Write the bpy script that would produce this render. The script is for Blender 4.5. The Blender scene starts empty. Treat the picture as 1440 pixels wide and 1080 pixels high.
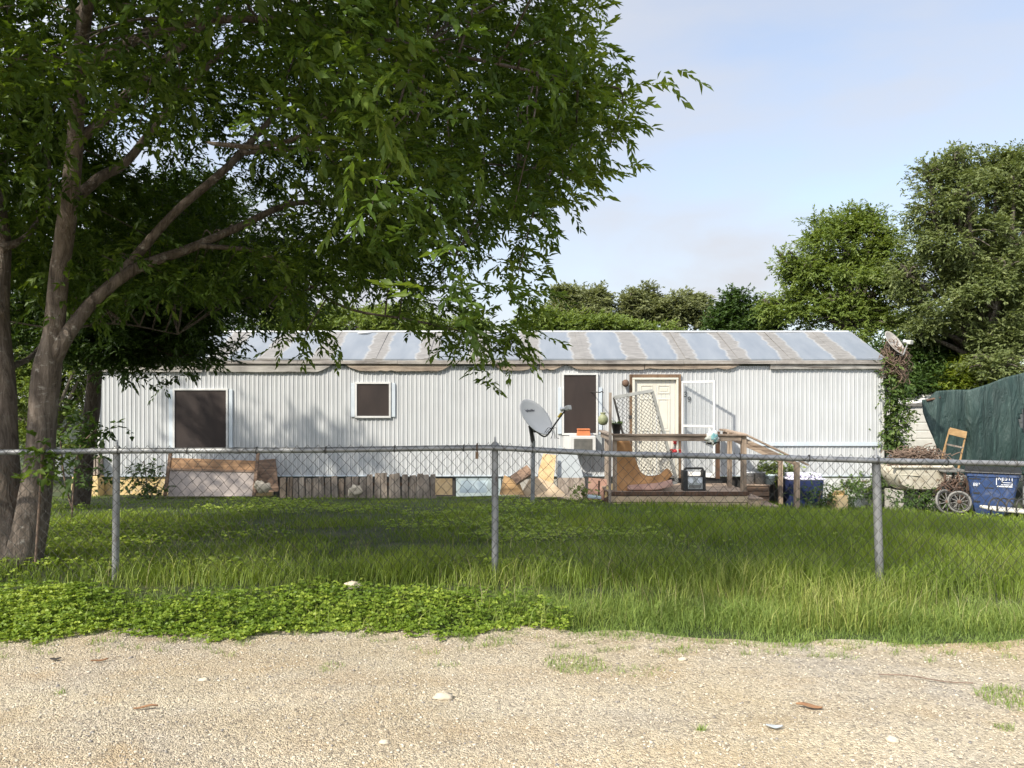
import bpy, math, random
import numpy as np
from mathutils import Vector, Matrix, noise as mnoise

random.seed(7)
RNG = np.random.default_rng(11)
SC = bpy.context.scene
COL = SC.collection

# ------------------------------------------------------------------ camera
CAMZ = 1.5
F, CX, HZ = 1100.0, 720.0, 565.0          # focal length, centre and horizon in photo pixels
cd = bpy.data.cameras.new('camera')
cd.sensor_width = 36.0
cd.lens = F / 1440.0 * 36.0
cd.shift_y = (HZ - 540.0) / 1440.0
cd.clip_start = 0.05
cd.clip_end = 3000
cam = bpy.data.objects.new('camera', cd)
cam.location = (0, 0, CAMZ)
cam.rotation_euler = (math.radians(90), 0, 0)
COL.objects.link(cam)
SC.camera = cam

# ------------------------------------------------------------------ sun, sky, exposure
SUN_EL = math.radians(41)
SUN_AZ_DIR = Vector((0.70, 0.72, 0)).normalized()      # horizontal travel of the light
sun_vec = Vector((-SUN_AZ_DIR.x * math.cos(SUN_EL), -SUN_AZ_DIR.y * math.cos(SUN_EL), math.sin(SUN_EL)))
sl = bpy.data.lights.new('sun', 'SUN')
sl.energy = 3.5
sl.angle = math.radians(1.0)
sl.color = (1.0, 0.93, 0.80)
so = bpy.data.objects.new('sun', sl)
so.rotation_euler = sun_vec.to_track_quat('Z', 'Y').to_euler()
so.location = (-20, -20, 30)
COL.objects.link(so)

W = bpy.data.worlds.new('World')
SC.world = W
W.use_nodes = True
wn, wl = W.node_tree.nodes, W.node_tree.links
wn.clear()
wo = wn.new('ShaderNodeOutputWorld')
bg = wn.new('ShaderNodeBackground')
sky = wn.new('ShaderNodeTexSky')
sky.sky_type = 'NISHITA'
sky.sun_disc = False
sky.sun_elevation = SUN_EL
sky.sun_rotation = math.atan2(sun_vec.x, sun_vec.y)
sky.air_density = 1.0
sky.dust_density = 1.0
sky.ozone_density = 1.0
tc = wn.new('ShaderNodeTexCoord')
mp = wn.new('ShaderNodeMapping')
mp.inputs['Rotation'].default_value = (0, math.radians(14), 0)
mp.inputs['Scale'].default_value = (1.1, 1.1, 3.6)
wl.new(tc.outputs['Generated'], mp.inputs['Vector'])
cn = wn.new('ShaderNodeTexNoise')
cn.inputs['Scale'].default_value = 1.7
cn.inputs['Detail'].default_value = 6
cn.inputs['Roughness'].default_value = 0.5
cn.inputs['Distortion'].default_value = 0.35
wl.new(mp.outputs[0], cn.inputs['Vector'])
cr = wn.new('ShaderNodeValToRGB')
cr.color_ramp.elements[0].position = 0.38
cr.color_ramp.elements[0].color = (0.45, 0.45, 0.45, 1)
cr.color_ramp.elements[1].position = 0.62
cr.color_ramp.elements[1].color = (0.97, 0.97, 0.97, 1)
wl.new(cn.outputs['Fac'], cr.inputs[0])
mx = wn.new('ShaderNodeMix')
mx.data_type = 'RGBA'
wl.new(cr.outputs[0], mx.inputs[0])
wl.new(sky.outputs[0], mx.inputs[6])
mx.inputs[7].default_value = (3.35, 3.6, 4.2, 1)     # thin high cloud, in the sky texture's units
# thin cloud, glow added towards the out-of-view sun to lift the ambient light
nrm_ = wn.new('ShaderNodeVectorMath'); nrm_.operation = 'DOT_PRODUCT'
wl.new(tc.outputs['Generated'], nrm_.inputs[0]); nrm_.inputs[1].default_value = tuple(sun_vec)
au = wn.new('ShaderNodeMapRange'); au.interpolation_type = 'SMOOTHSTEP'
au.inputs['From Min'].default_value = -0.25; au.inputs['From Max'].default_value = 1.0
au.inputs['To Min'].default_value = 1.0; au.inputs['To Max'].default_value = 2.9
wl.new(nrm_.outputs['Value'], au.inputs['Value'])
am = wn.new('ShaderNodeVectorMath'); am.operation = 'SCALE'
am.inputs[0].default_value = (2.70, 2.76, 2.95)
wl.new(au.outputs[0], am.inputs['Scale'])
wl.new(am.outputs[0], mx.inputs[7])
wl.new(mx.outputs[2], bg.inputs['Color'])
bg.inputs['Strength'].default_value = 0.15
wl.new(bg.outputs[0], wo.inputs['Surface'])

SC.view_settings.view_transform = 'Standard'
SC.view_settings.look = 'None'
SC.view_settings.exposure = 0.88
SC.view_settings.gamma = 1.0
SC.cycles.max_bounces = 8
SC.cycles.transparent_max_bounces = 12

# ------------------------------------------------------------------ helpers
def P(px, py, Y):
    return Vector(((px - CX) / F * Y, Y, CAMZ - (py - HZ) / F * Y))

def smooth01(t):
    t = np.clip(t, 0, 1)
    return t * t * (3 - 2 * t)

def G(x, y):
    """height of the ground (scalar or array)"""
    x = np.asarray(x, float); y = np.asarray(y, float)
    z = 0.08 * smooth01((y - 4.7) / 1.4)
    z = z - 0.78 * np.clip((y - 6.6) / 11.6, 0, 1)
    sl_ = 0.031 * np.clip(x, 0, 14) * smooth01((y - 4.2) / 2.2)
    z = z - sl_
    z = z + 0.02 * np.sin(x * 1.3 + 0.6) * np.sin(y * 1.1) * smooth01((y - 5) / 2)
    return z

def gz(x, y):
    return float(G(x, y))

def tag(o, label=None, cat=None, group=None, kind=None):
    if label: o['label'] = label
    if cat: o['category'] = cat
    if group: o['group'] = group
    if kind: o['kind'] = kind
    return o

def thing(name, loc, label, cat, group=None):
    o = bpy.data.objects.new(name, None)
    o.location = loc
    o.empty_display_size = 0.2
    COL.objects.link(o)
    return tag(o, label, cat, group)

def wloc(o):
    v = Vector(o.location)
    while o.parent:
        o = o.parent
        v += Vector(o.location)
    return v

def place(name, me, mat, parent, loc):
    o = bpy.data.objects.new(name, me)
    COL.objects.link(o)
    if mat: me.materials.append(mat)
    if parent:
        o.parent = parent
        o.location = Vector(loc) - wloc(parent)
    else:
        o.location = loc
    return o

def np_mesh(name, V, Fc, rnd=None, smooth=False):
    """mesh from arrays; Fc is n x 3 or n x 4"""
    me = bpy.data.meshes.new(name)
    V = np.ascontiguousarray(V, dtype=np.float32)
    Fc = np.ascontiguousarray(Fc, dtype=np.int32)
    n, k = Fc.shape
    me.vertices.add(len(V)); me.vertices.foreach_set('co', V.ravel())
    me.loops.add(n * k); me.loops.foreach_set('vertex_index', Fc.ravel())
    me.polygons.add(n)
    me.polygons.foreach_set('loop_start', np.arange(0, n * k, k, dtype=np.int32))
    if smooth: me.polygons.foreach_set('use_smooth', np.ones(n, dtype=bool))
    me.update(calc_edges=True)
    if rnd is not None:
        a = me.attributes.new('rnd', 'FLOAT', 'POINT')
        a.data.foreach_set('value', np.ascontiguousarray(rnd, dtype=np.float32))
    return me

class MB:
    def __init__(s):
        s.v = []; s.f = []; s.sm = []
    def add(s, vs, fs, smooth=False):
        b = len(s.v)
        s.v += [tuple(v) for v in vs]
        for f in fs:
            s.f.append(tuple(i + b for i in f)); s.sm.append(smooth)
        return s
    def box(s, lo, hi, rot=None, piv=None):
        x0, y0, z0 = lo; x1, y1, z1 = hi
        vs = [Vector(c) for c in ((x0,y0,z0),(x1,y0,z0),(x1,y1,z0),(x0,y1,z0),(x0,y0,z1),(x1,y0,z1),(x1,y1,z1),(x0,y1,z1))]
        if rot is not None:
            p = Vector(piv) if piv is not None else Vector(((x0+x1)/2,(y0+y1)/2,(z0+z1)/2))
            vs = [p + rot @ (v - p) for v in vs]
        return s.add(vs, ((0,3,2,1),(4,5,6,7),(0,1,5,4),(1,2,6,5),(2,3,7,6),(3,0,4,7)))
    def beam(s, a, b, w, t, up=(0,0,1)):
        """rectangular bar from a to b; w across, t along 'up'"""
        a = Vector(a); b = Vector(b); d = (b - a).normalized()
        u = Vector(up); r = d.cross(u)
        if r.length < 1e-4: r = d.cross(Vector((0,1,0)))
        r.normalize(); u = r.cross(d).normalized()
        vs = []
        for p in (a, b):
            for i, j in ((-1,-1),(1,-1),(1,1),(-1,1)):
                vs.append(p + r*(i*w/2) + u*(j*t/2))
        return s.add(vs, ((0,1,2,3),(7,6,5,4),(0,4,5,1),(1,5,6,2),(2,6,7,3),(3,7,4,0)))
    def tube(s, pts, rad, sides=8, cap=True, smooth=True, wob=0.0):
        pts = [Vector(p) for p in pts]
        n = len(pts)
        if not hasattr(rad, '__len__'): rad = [rad]*n
        vs = []; prev = None
        for i, p in enumerate(pts):
            d = (pts[min(i+1,n-1)] - pts[max(i-1,0)])
            d = d.normalized() if d.length > 1e-9 else Vector((0,0,1))
            if prev is None:
                r = d.cross(Vector((0,1,0)))
                if r.length < 0.1: r = d.cross(Vector((1,0,0)))
            else:
                r = prev - d*prev.dot(d)
            r.normalize(); prev = r
            u = d.cross(r)
            for k in range(sides):
                a = 2*math.pi*k/sides
                q = rad[i]
                if wob: q *= 1 + wob*mnoise.noise(Vector((p.x*2.2+math.cos(a)*.9, p.y*2.2+math.sin(a)*.9, p.z*2.2)))
                vs.append(p + r*(math.cos(a)*q) + u*(math.sin(a)*q))
        fs = []
        for i in range(n-1):
            for k in range(sides):
                k2 = (k+1) % sides
                fs.append((i*sides+k, i*sides+k2, (i+1)*sides+k2, (i+1)*sides+k))
        s.add(vs, fs, smooth)
        if cap:
            s.add(vs[:sides], (tuple(range(sides-1,-1,-1)),)); s.add(vs[-sides:], (tuple(range(sides)),))
        return s
    def lathe(s, prof, c=(0,0,0), sides=24, M=None, smooth=True, cap=True):
        """prof: (radius, height) pairs"""
        c = Vector(c); vs = []; n = len(prof)
        for r, h in prof:
            for k in range(sides):
                a = 2*math.pi*k/sides
                v = Vector((r*math.cos(a), r*math.sin(a), h))
                vs.append(c + (M @ v if M is not None else v))
        fs = []
        for i in range(n-1):
            for k in range(sides):
                k2 = (k+1) % sides
                fs.append((i*sides+k, i*sides+k2, (i+1)*sides+k2, (i+1)*sides+k))
        if cap:
            fs.append(tuple(range(sides-1,-1,-1))); fs.append(tuple((n-1)*sides+k for k in range(sides)))
        return s.add(vs, fs, smooth)
    def prism(s, poly, d):
        """polygon (3-D points, one plane) pushed by vector d"""
        n = len(poly); d = Vector(d); poly = [Vector(p) for p in poly]
        vs = poly + [p + d for p in poly]
        fs = [tuple(range(n)), tuple(range(2*n-1, n-1, -1))]
        for i in range(n):
            j = (i+1) % n
            fs.append((j, i, n+i, n+j))
        return s.add(vs, fs)
    def build(s, name, mat, parent=None, loc=None, bevel=0.0, fix=True):
        if loc is None:
            if parent is not None: loc = wloc(parent)
            else:
                a = np.array(s.v); loc = Vector(((a[:,0].min()+a[:,0].max())/2, (a[:,1].min()+a[:,1].max())/2, a[:,2].min()))
        loc = Vector(loc)
        me = bpy.data.meshes.new(name)
        me.from_pydata([tuple(Vector(v) - loc) for v in s.v], [], s.f)
        me.polygons.foreach_set('use_smooth', s.sm)
        me.update()
        if fix:
            import bmesh
            bm = bmesh.new(); bm.from_mesh(me)
            bmesh.ops.recalc_face_normals(bm, faces=bm.faces)
            bm.to_mesh(me); bm.free()
        o = place(name, me, mat, parent, loc)
        if bevel:
            m = o.modifiers.new('bevel', 'BEVEL'); m.width = bevel; m.segments = 2; m.limit_method = 'ANGLE'
        return o

def crom(pts, n=6):
    """Catmull-Rom through a list of tuples"""
    p = [np.array(q, float) for q in pts]
    p = [2*p[0]-p[1]] + p + [2*p[-1]-p[-2]]
    out = []
    for i in range(1, len(p)-2):
        for k in range(n):
            t = k/n
            out.append(0.5*((2*p[i]) + (-p[i-1]+p[i+1])*t + (2*p[i-1]-5*p[i]+4*p[i+1]-p[i+2])*t*t + (-p[i-1]+3*p[i]-3*p[i+1]+p[i+2])*t**3))
    out.append(p[-2])
    return out

def text_mesh(name, body, size, mat, parent, loc, rot=(math.pi/2,0,0), depth=0.003, squash=1.0, bold=0.0):
    cu = bpy.data.curves.new('lettering', 'FONT')
    cu.body = body; cu.size = size; cu.extrude = depth; cu.offset = bold; cu.align_x = 'CENTER'; cu.align_y = 'CENTER'
    t = bpy.data.objects.new('lettering', cu)
    COL.objects.link(t)
    dg = bpy.context.evaluated_depsgraph_get(); dg.update()
    me = bpy.data.meshes.new_from_object(t.evaluated_get(dg))
    bpy.data.objects.remove(t); bpy.data.curves.remove(cu)
    me.materials.clear()
    o = place(name, me, mat, parent, loc)
    o.rotation_euler = rot
    o.scale = (squash, 1, 1)
    return o

# ------------------------------------------------------------------ materials
def new_mat(name):
    m = bpy.data.materials.new(name); m.use_nodes = True
    nt = m.node_tree
    return m, nt, nt.nodes['Principled BSDF']

def ramp(nt, fac, stops):
    r = nt.nodes.new('ShaderNodeValToRGB')
    while len(r.color_ramp.elements) < len(stops): r.color_ramp.elements.new(0.5)
    for e, (p, c) in zip(r.color_ramp.elements, stops):
        e.position = p; e.color = (*c, 1) if len(c) == 3 else c
    nt.links.new(fac, r.inputs[0])
    return r.outputs[0]

def coords(nt, scale=(1,1,1), kind='Object', rot=(0,0,0)):
    t = nt.nodes.new('ShaderNodeTexCoord'); m = nt.nodes.new('ShaderNodeMapping')
    m.inputs['Scale'].default_value = scale; m.inputs['Rotation'].default_value = rot
    nt.links.new(t.outputs[kind], m.inputs['Vector'])
    return m.outputs[0]

def noise(nt, vec, scale, detail=4, rough=0.55, dist=0.0):
    n = nt.nodes.new('ShaderNodeTexNoise')
    n.inputs['Scale'].default_value = scale; n.inputs['Detail'].default_value = detail
    n.inputs['Roughness'].default_value = rough; n.inputs['Distortion'].default_value = dist
    nt.links.new(vec, n.inputs['Vector'])
    return n.outputs['Fac']

def mixc(nt, fac, a, b, mode='MIX'):
    m = nt.nodes.new('ShaderNodeMix'); m.data_type = 'RGBA'; m.blend_type = mode
    for s, v in ((0, fac), (6, a), (7, b)):
        if hasattr(v, 'is_output'): nt.links.new(v, m.inputs[s])
        elif s == 0: m.inputs[0].default_value = v
        else: m.inputs[s].default_value = (*v, 1)
    return m.outputs[2]

def bump(nt, bsdf, h, strength=0.4, dist=0.02):
    b = nt.nodes.new('ShaderNodeBump')
    b.inputs['Strength'].default_value = strength; b.inputs['Distance'].default_value = dist
    nt.links.new(h, b.inputs['Height']); nt.links.new(b.outputs[0], bsdf.inputs['Normal'])

def dirty(name, c1, c2, scale=3.0, stretch=(1,1,1), rough=0.6, metal=0.0, spots=None, bmp=0.15, fine=40, kind='Object'):
    m, nt, b = new_mat(name)
    v = coords(nt, stretch, kind)
    n1 = noise(nt, v, scale, 6, 0.6, 0.3)
    c = ramp(nt, n1, ((0.32, c1), (0.68, c2)))
    if spots:
        n2 = noise(nt, v, scale*3.1, 5, 0.65)
        f = ramp(nt, n2, ((spots[1], (0,0,0)), (spots[1]+0.1, (1,1,1))))
        c = mixc(nt, f, c, spots[0])
    nt.links.new(c, b.inputs['Base Color'])
    b.inputs['Roughness'].default_value = rough; b.inputs['Metallic'].default_value = metal
    if bmp: bump(nt, b, noise(nt, v, fine, 4, 0.6), bmp, 0.01)
    return m

def wood(name, c1, c2, axis=0, rough=0.85, knots=(0.05,0.03,0.02)):
    s = [14, 14, 14]; s[axis] = 0.9
    m, nt, b = new_mat(name)
    v = coords(nt, tuple(s))
    n1 = noise(nt, v, 1.6, 6, 0.62, 0.5)
    v2 = coords(nt, (1,1,1))
    n2 = noise(nt, v2, 2.3, 4, 0.55)
    c = ramp(nt, n1, ((0.28, knots), (0.42, c1), (0.7, c2)))
    t = ramp(nt, n2, ((0.35, (0.62,0.6,0.6)), (0.65, (1.12,1.1,1.08))))
    c = mixc(nt, 1.0, c, t, 'MULTIPLY')
    nt.links.new(c, b.inputs['Base Color'])
    b.inputs['Roughness'].default_value = rough
    bump(nt, b, n1, 0.5, 0.01)
    return m

def leafmat(name, dark, mid, light, trans=0.34, tint=(1.3,1.25,0.5), rough=0.52, spec=0.32):
    m, nt, b = new_mat(name)
    a = nt.nodes.new('ShaderNodeAttribute'); a.attribute_name = 'rnd'
    c = ramp(nt, a.outputs['Fac'], ((0.0, dark), (0.5, mid), (0.9, light)))
    nt.links.new(c, b.inputs['Base Color'])
    b.inputs['Roughness'].default_value = rough
    b.inputs['Specular IOR Level'].default_value = spec
    tr = nt.nodes.new('ShaderNodeBsdfTranslucent')
    nt.links.new(mixc(nt, 1.0, c, tint, 'MULTIPLY'), tr.inputs['Color'])
    ms = nt.nodes.new('ShaderNodeMixShader'); ms.inputs[0].default_value = trans
    nt.links.new(b.outputs[0], ms.inputs[1]); nt.links.new(tr.outputs[0], ms.inputs[2])
    nt.links.new(ms.outputs[0], nt.nodes['Material Output'].inputs['Surface'])
    return m

M = {}
# white corrugated metal siding: chalky paint, faint streaks running down, rust specks
def siding():
    m, nt, b = new_mat('siding_paint')
    v = coords(nt, (5, 5, 0.35)); v2 = coords(nt, (0.5, 0.5, 1.0))
    n1 = noise(nt, v, 1.5, 6, 0.65)
    n2 = noise(nt, v2, 1.6, 4)
    c = ramp(nt, n1, ((0.30, (0.38,0.393,0.405)), (0.52, (0.455,0.467,0.477)), (0.75, (0.50,0.51,0.52))))
    c = mixc(nt, ramp(nt, n2, ((0.40,(0,0,0)),(0.75,(0.5,0.5,0.5)))), c, (0.51,0.53,0.54))
    sp = noise(nt, coords(nt, (1,1,1)), 9, 6, 0.7)
    c = mixc(nt, ramp(nt, sp, ((0.70,(0,0,0)),(0.80,(0.7,0.7,0.7)))), c, (0.40,0.36,0.28))
    nt.links.new(c, b.inputs['Base Color'])
    b.inputs['Roughness'].default_value = 0.5
    return m
M['siding'] = siding()

# roof: bluish coated sheet, and bands of grey-tan elastomeric coating over the laps
def roofmat():
    m, nt, b = new_mat('roof_sheet')
    t = nt.nodes.new('ShaderNodeTexCoord'); sp = nt.nodes.new('ShaderNodeSeparateXYZ')
    nt.links.new(t.outputs['Object'], sp.inputs[0])
    wob = noise(nt, coords(nt, (0.25, 1.1, 1)), 2.2, 5, 0.6)
    def math_(op, a, b_=None):
        n = nt.nodes.new('ShaderNodeMath'); n.operation = op
        for i, q in enumerate((a, b_)):
            if q is None: continue
            if hasattr(q, 'is_output'): nt.links.new(q, n.inputs[i])
            else: n.inputs[i].default_value = q
        return n.outputs[0]
    x = math_('ADD', sp.outputs['X'], math_('MULTIPLY', math_('SUBTRACT', wob, 0.5), 0.34))
    ph = math_('PINGPONG', math_('ADD', x, 20.30), 0.61)        # period 1.22 m
    nfin = noise(nt, coords(nt, (7, 7, 7)), 2.0, 6, 0.7)
    ph2 = math_('ADD', ph, math_('MULTIPLY', math_('SUBTRACT', nfin, 0.5), 0.10))
    band = ramp(nt, ph2, ((0.0,(1,1,1)),(0.215,(1,1,1)),(0.24,(0,0,0))))
    edge = ramp(nt, ph2, ((0.19,(0,0,0)),(0.225,(1,1,1)),(0.25,(1,1,1)),(0.28,(0,0,0))))
    n3 = noise(nt, coords(nt, (1.2, 5, 5)), 3.0, 6, 0.65)
    blue = ramp(nt, noise(nt, coords(nt,(2.5,0.6,0.6)), 1.2, 4), ((0.3,(0.158,0.182,0.215)),(0.7,(0.21,0.232,0.262))))
    tan = ramp(nt, n3, ((0.3,(0.150,0.143,0.134)),(0.55,(0.215,0.205,0.192)),(0.75,(0.285,0.275,0.26))))
    c = mixc(nt, band, blue, tan)
    c = mixc(nt, mixc(nt, 1.0, edge, ramp(nt, nfin, ((0.35,(0.1,0.1,0.1)),(0.6,(0.9,0.9,0.9)))), 'MULTIPLY'), c, (0.31,0.307,0.298))
    nt.links.new(c, b.inputs['Base Color'])
    b.inputs['Roughness'].default_value = 0.5
    bump(nt, b, band, 0.35, 0.01)
    return m
M['roof'] = roofmat()
M['fascia'] = wood('fascia_wood', (0.25,0.20,0.155), (0.44,0.38,0.31), 0, knots=(0.10,0.075,0.055))
M['fascia_grey'] = wood('fascia_grey', (0.28,0.27,0.25), (0.45,0.44,0.42), 0)
M['drip'] = wood('drip_edge', (0.27,0.255,0.24), (0.44,0.42,0.39), 0, knots=(0.13,0.115,0.10))
M['white'] = dirty('white_trim', (0.50,0.50,0.49), (0.64,0.64,0.63), 2, rough=0.45)
M['screen'] = dirty('solar_screen', (0.018,0.012,0.011), (0.034,0.023,0.020), 2.5, (1,1,0.3), rough=0.8, fine=200)
M['cream'] = dirty('cream_door_paint', (0.56,0.535,0.455), (0.62,0.60,0.53), 1.2, rough=0.5)
M['brown_trim'] = wood('brown_trim', (0.16,0.10,0.06), (0.27,0.18,0.11), 2)
M['alu'] = dirty('aluminium', (0.42,0.43,0.44), (0.58,0.59,0.60), 4, rough=0.45, metal=0.35)
M['alu_panel'] = dirty('blue_grey_metal', (0.48,0.54,0.60), (0.60,0.65,0.70), 3, rough=0.4, metal=0.1)
M['galv'] = dirty('galvanised_steel', (0.19,0.195,0.20), (0.33,0.335,0.34), 7, (1,1,0.5), rough=0.5, metal=0.45, spots=((0.13,0.11,0.10), 0.62))
M['wire'] = dirty('fence_wire', (0.045,0.043,0.04), (0.085,0.08,0.072), 9, rough=0.55, metal=0.4, bmp=0)
M['deckwood'] = wood('deck_boards', (0.28,0.21,0.155), (0.47,0.375,0.29), 0)
M['postwood'] = wood('post_wood', (0.26,0.195,0.14), (0.48,0.385,0.295), 2)
M['dark_post'] = wood('dark_post_wood', (0.09,0.05,0.03), (0.18,0.10,0.06), 2)
M['greywood'] = wood('grey_wood', (0.24,0.20,0.165), (0.42,0.365,0.31), 2)
M['brownboard'] = wood('brown_board', (0.16,0.10,0.065), (0.32,0.22,0.15), 0)
M['osb'] = dirty('particle_board', (0.45,0.30,0.14), (0.62,0.46,0.26), 5, rough=0.85, spots=((0.30,0.19,0.10), 0.60), fine=60, bmp=0.4)
M['ply'] = dirty('plywood', (0.44,0.32,0.20), (0.58,0.45,0.31), 3, (1,1,3), rough=0.85, spots=((0.24,0.17,0.11), 0.62))
M['yellow_skirt'] = dirty('yellow_skirting', (0.56,0.40,0.17), (0.68,0.52,0.27), 2.2, rough=0.8, spots=((0.45,0.40,0.32), 0.58))
M['foam'] = dirty('blue_foam_board', (0.34,0.42,0.45), (0.44,0.51,0.53), 3, rough=0.7)
M['grey_board'] = dirty('grey_board', (0.30,0.33,0.35), (0.40,0.43,0.45), 2, rough=0.7)
M['skirt_white'] = dirty('white_skirting', (0.52,0.53,0.52), (0.68,0.69,0.68), 2, rough=0.6, spots=((0.40,0.39,0.36), 0.6))
M['concrete'] = dirty('concrete_block', (0.36,0.34,0.31), (0.50,0.48,0.44), 6, rough=0.9, bmp=0.4)
M['dish'] = dirty('dish_paint', (0.44,0.435,0.41), (0.52,0.515,0.49), 1.6, rough=0.45)
M['dish_old'] = dirty('old_dish_paint', (0.30,0.28,0.25), (0.42,0.39,0.35), 5, rough=0.7, spots=((0.16,0.13,0.10), 0.58))
M['dark_metal'] = dirty('dark_metal', (0.03,0.03,0.03), (0.07,0.065,0.06), 6, rough=0.55, metal=0.3)
M['rust'] = dirty('rusty_metal', (0.07,0.045,0.035), (0.16,0.10,0.07), 8, rough=0.85, metal=0.2)
M['yellow'] = dirty('yellow_plastic', (0.60,0.42,0.05), (0.68,0.50,0.08), 3, rough=0.5)
M['terracotta'] = dirty('terracotta', (0.46,0.14,0.05), (0.58,0.20,0.08), 5, rough=0.8)
M['acgrille'] = dirty('air_conditioner_grille', (0.12,0.12,0.11), (0.19,0.18,0.165), 8, rough=0.6)
M['black'] = dirty('black_plastic', (0.012,0.012,0.013), (0.03,0.03,0.032), 6, rough=0.45)
M['gourd'] = dirty('green_glaze', (0.17,0.19,0.10), (0.28,0.29,0.17), 5, (1,1,2), rough=0.55)
M['mat_brown'] = dirty('woven_brown_mat', (0.30,0.15,0.055), (0.42,0.23,0.10), 5, rough=0.95, fine=90, bmp=0.6)
M['cushion'] = dirty('faded_cushion', (0.30,0.17,0.13), (0.42,0.26,0.20), 5, rough=0.95)
M['silver'] = dirty('silver_panel', (0.35,0.36,0.37), (0.62,0.63,0.64), 9, rough=0.3, metal=0.5)
M['teal'] = dirty('teal_cloth', (0.22,0.48,0.48), (0.34,0.60,0.60), 8, rough=0.9)
M['cloth'] = dirty('white_cloth', (0.66,0.67,0.60), (0.80,0.80,0.75), 8, rough=0.95)
M['red'] = dirty('red_ribbon', (0.40,0.015,0.02), (0.50,0.03,0.03), 8, rough=0.6)
M['navy'] = dirty('navy_plastic', (0.012,0.02,0.07), (0.022,0.035,0.11), 3, rough=0.45)
M['lilac'] = dirty('lilac_plastic', (0.62,0.60,0.74), (0.72,0.70,0.82), 3, rough=0.5)
M['binblue'] = dirty('blue_cart_plastic', (0.022,0.048,0.135), (0.036,0.070,0.18), 2.5, rough=0.55, spots=((0.075,0.095,0.16), 0.54))
M['print'] = dirty('white_print', (0.60,0.62,0.66), (0.74,0.75,0.78), 9, rough=0.6, bmp=0)
M['print_grey'] = dirty('grey_print', (0.07,0.07,0.08), (0.11,0.11,0.12), 9, rough=0.6, bmp=0)
M['carton'] = dirty('tan_cardboard', (0.58,0.42,0.22), (0.68,0.53,0.31), 3, rough=0.9)
M['orange_wood'] = wood('orange_wood', (0.36,0.225,0.10), (0.50,0.335,0.165), 0, knots=(0.18,0.11,0.05))
M['tub'] = dirty('cream_tub', (0.36,0.32,0.24), (0.58,0.55,0.46), 3, rough=0.7, spots=((0.20,0.155,0.105), 0.54))
M['vine_dry'] = dirty('dry_vine', (0.11,0.075,0.055), (0.22,0.155,0.115), 6, rough=0.95, bmp=0)
M['trailer'] = dirty('trailer_white', (0.54,0.53,0.49), (0.68,0.67,0.63), 2, rough=0.6, spots=((0.40,0.37,0.32), 0.62))
M['tarp_white'] = dirty('white_tarp', (0.58,0.57,0.54), (0.74,0.73,0.71), 4, rough=0.7)
M['rock'] = dirty('limestone', (0.42,0.36,0.27), (0.60,0.53,0.41), 7, rough=0.95, bmp=0.6)
M['deadleaf'] = dirty('dead_leaf', (0.20,0.10,0.05), (0.32,0.18,0.09), 9, rough=0.9)
M['lounger_white'] = dirty('lounger_cushion', (0.56,0.52,0.44), (0.72,0.69,0.62), 5, rough=0.85)

def tarpmat():
    m, nt, b = new_mat('green_shade_cloth')
    v = coords(nt, (1,1,0.5))
    n1 = noise(nt, v, 1.5, 6, 0.6, 0.6)
    c = ramp(nt, n1, ((0.32,(0.013,0.031,0.029)),(0.55,(0.022,0.049,0.045)),(0.75,(0.052,0.088,0.081))))
    n2 = noise(nt, coords(nt,(9,9,1)), 1.5, 5, 0.6)
    c = mixc(nt, ramp(nt, n2, ((0.58,(0,0,0)),(0.72,(0.5,0.5,0.5)))), c, (0.07,0.13,0.115))
    nt.links.new(c, b.inputs['Base Color']); b.inputs['Roughness'].default_value = 0.6
    bump(nt, b, noise(nt, coords(nt,(1.6,1,0.35), rot=(0,0.3,0)), 3.5, 6, 0.62, 0.8), 0.9, 0.14)
    return m
M['tarp_green'] = tarpmat()

def barkmat(name, c0, c1, c2, lich):
    m, nt, b = new_mat(name)
    v = coords(nt, (7,7,1.6))
    n1 = noise(nt, v, 2.4, 8, 0.65, 0.8)
    n0 = noise(nt, coords(nt,(1,1,0.6)), 2.2, 3)
    c = ramp(nt, n1, ((0.30,c0),(0.5,c1),(0.72,c2)))
    n2 = noise(nt, coords(nt,(6,6,9)), 2.0, 6, 0.72)
    f = mixc(nt, 1.0, ramp(nt, n2, ((0.56,(0,0,0)),(0.66,(1,1,1)))), ramp(nt, n0, ((0.42,(0,0,0)),(0.6,(0.8,0.8,0.8)))), 'MULTIPLY')
    c = mixc(nt, f, c, lich)
    nt.links.new(c, b.inputs['Base Color']); b.inputs['Roughness'].default_value = 0.92
    b.inputs['Specular IOR Level'].default_value = 0.2
    bump(nt, b, n1, 1.0, 0.06)
    return m
M['bark'] = barkmat('ash_bark', (0.060,0.048,0.039), (0.145,0.118,0.097), (0.24,0.20,0.168), (0.40,0.38,0.34))
M['bark_dark'] = barkmat('dark_bark', (0.03,0.023,0.018), (0.07,0.055,0.045), (0.12,0.10,0.08), (0.2,0.19,0.17))
M['bark_far'] = barkmat('grey_bark', (0.06,0.05,0.04), (0.13,0.11,0.09), (0.2,0.18,0.15), (0.28,0.27,0.24))

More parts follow.
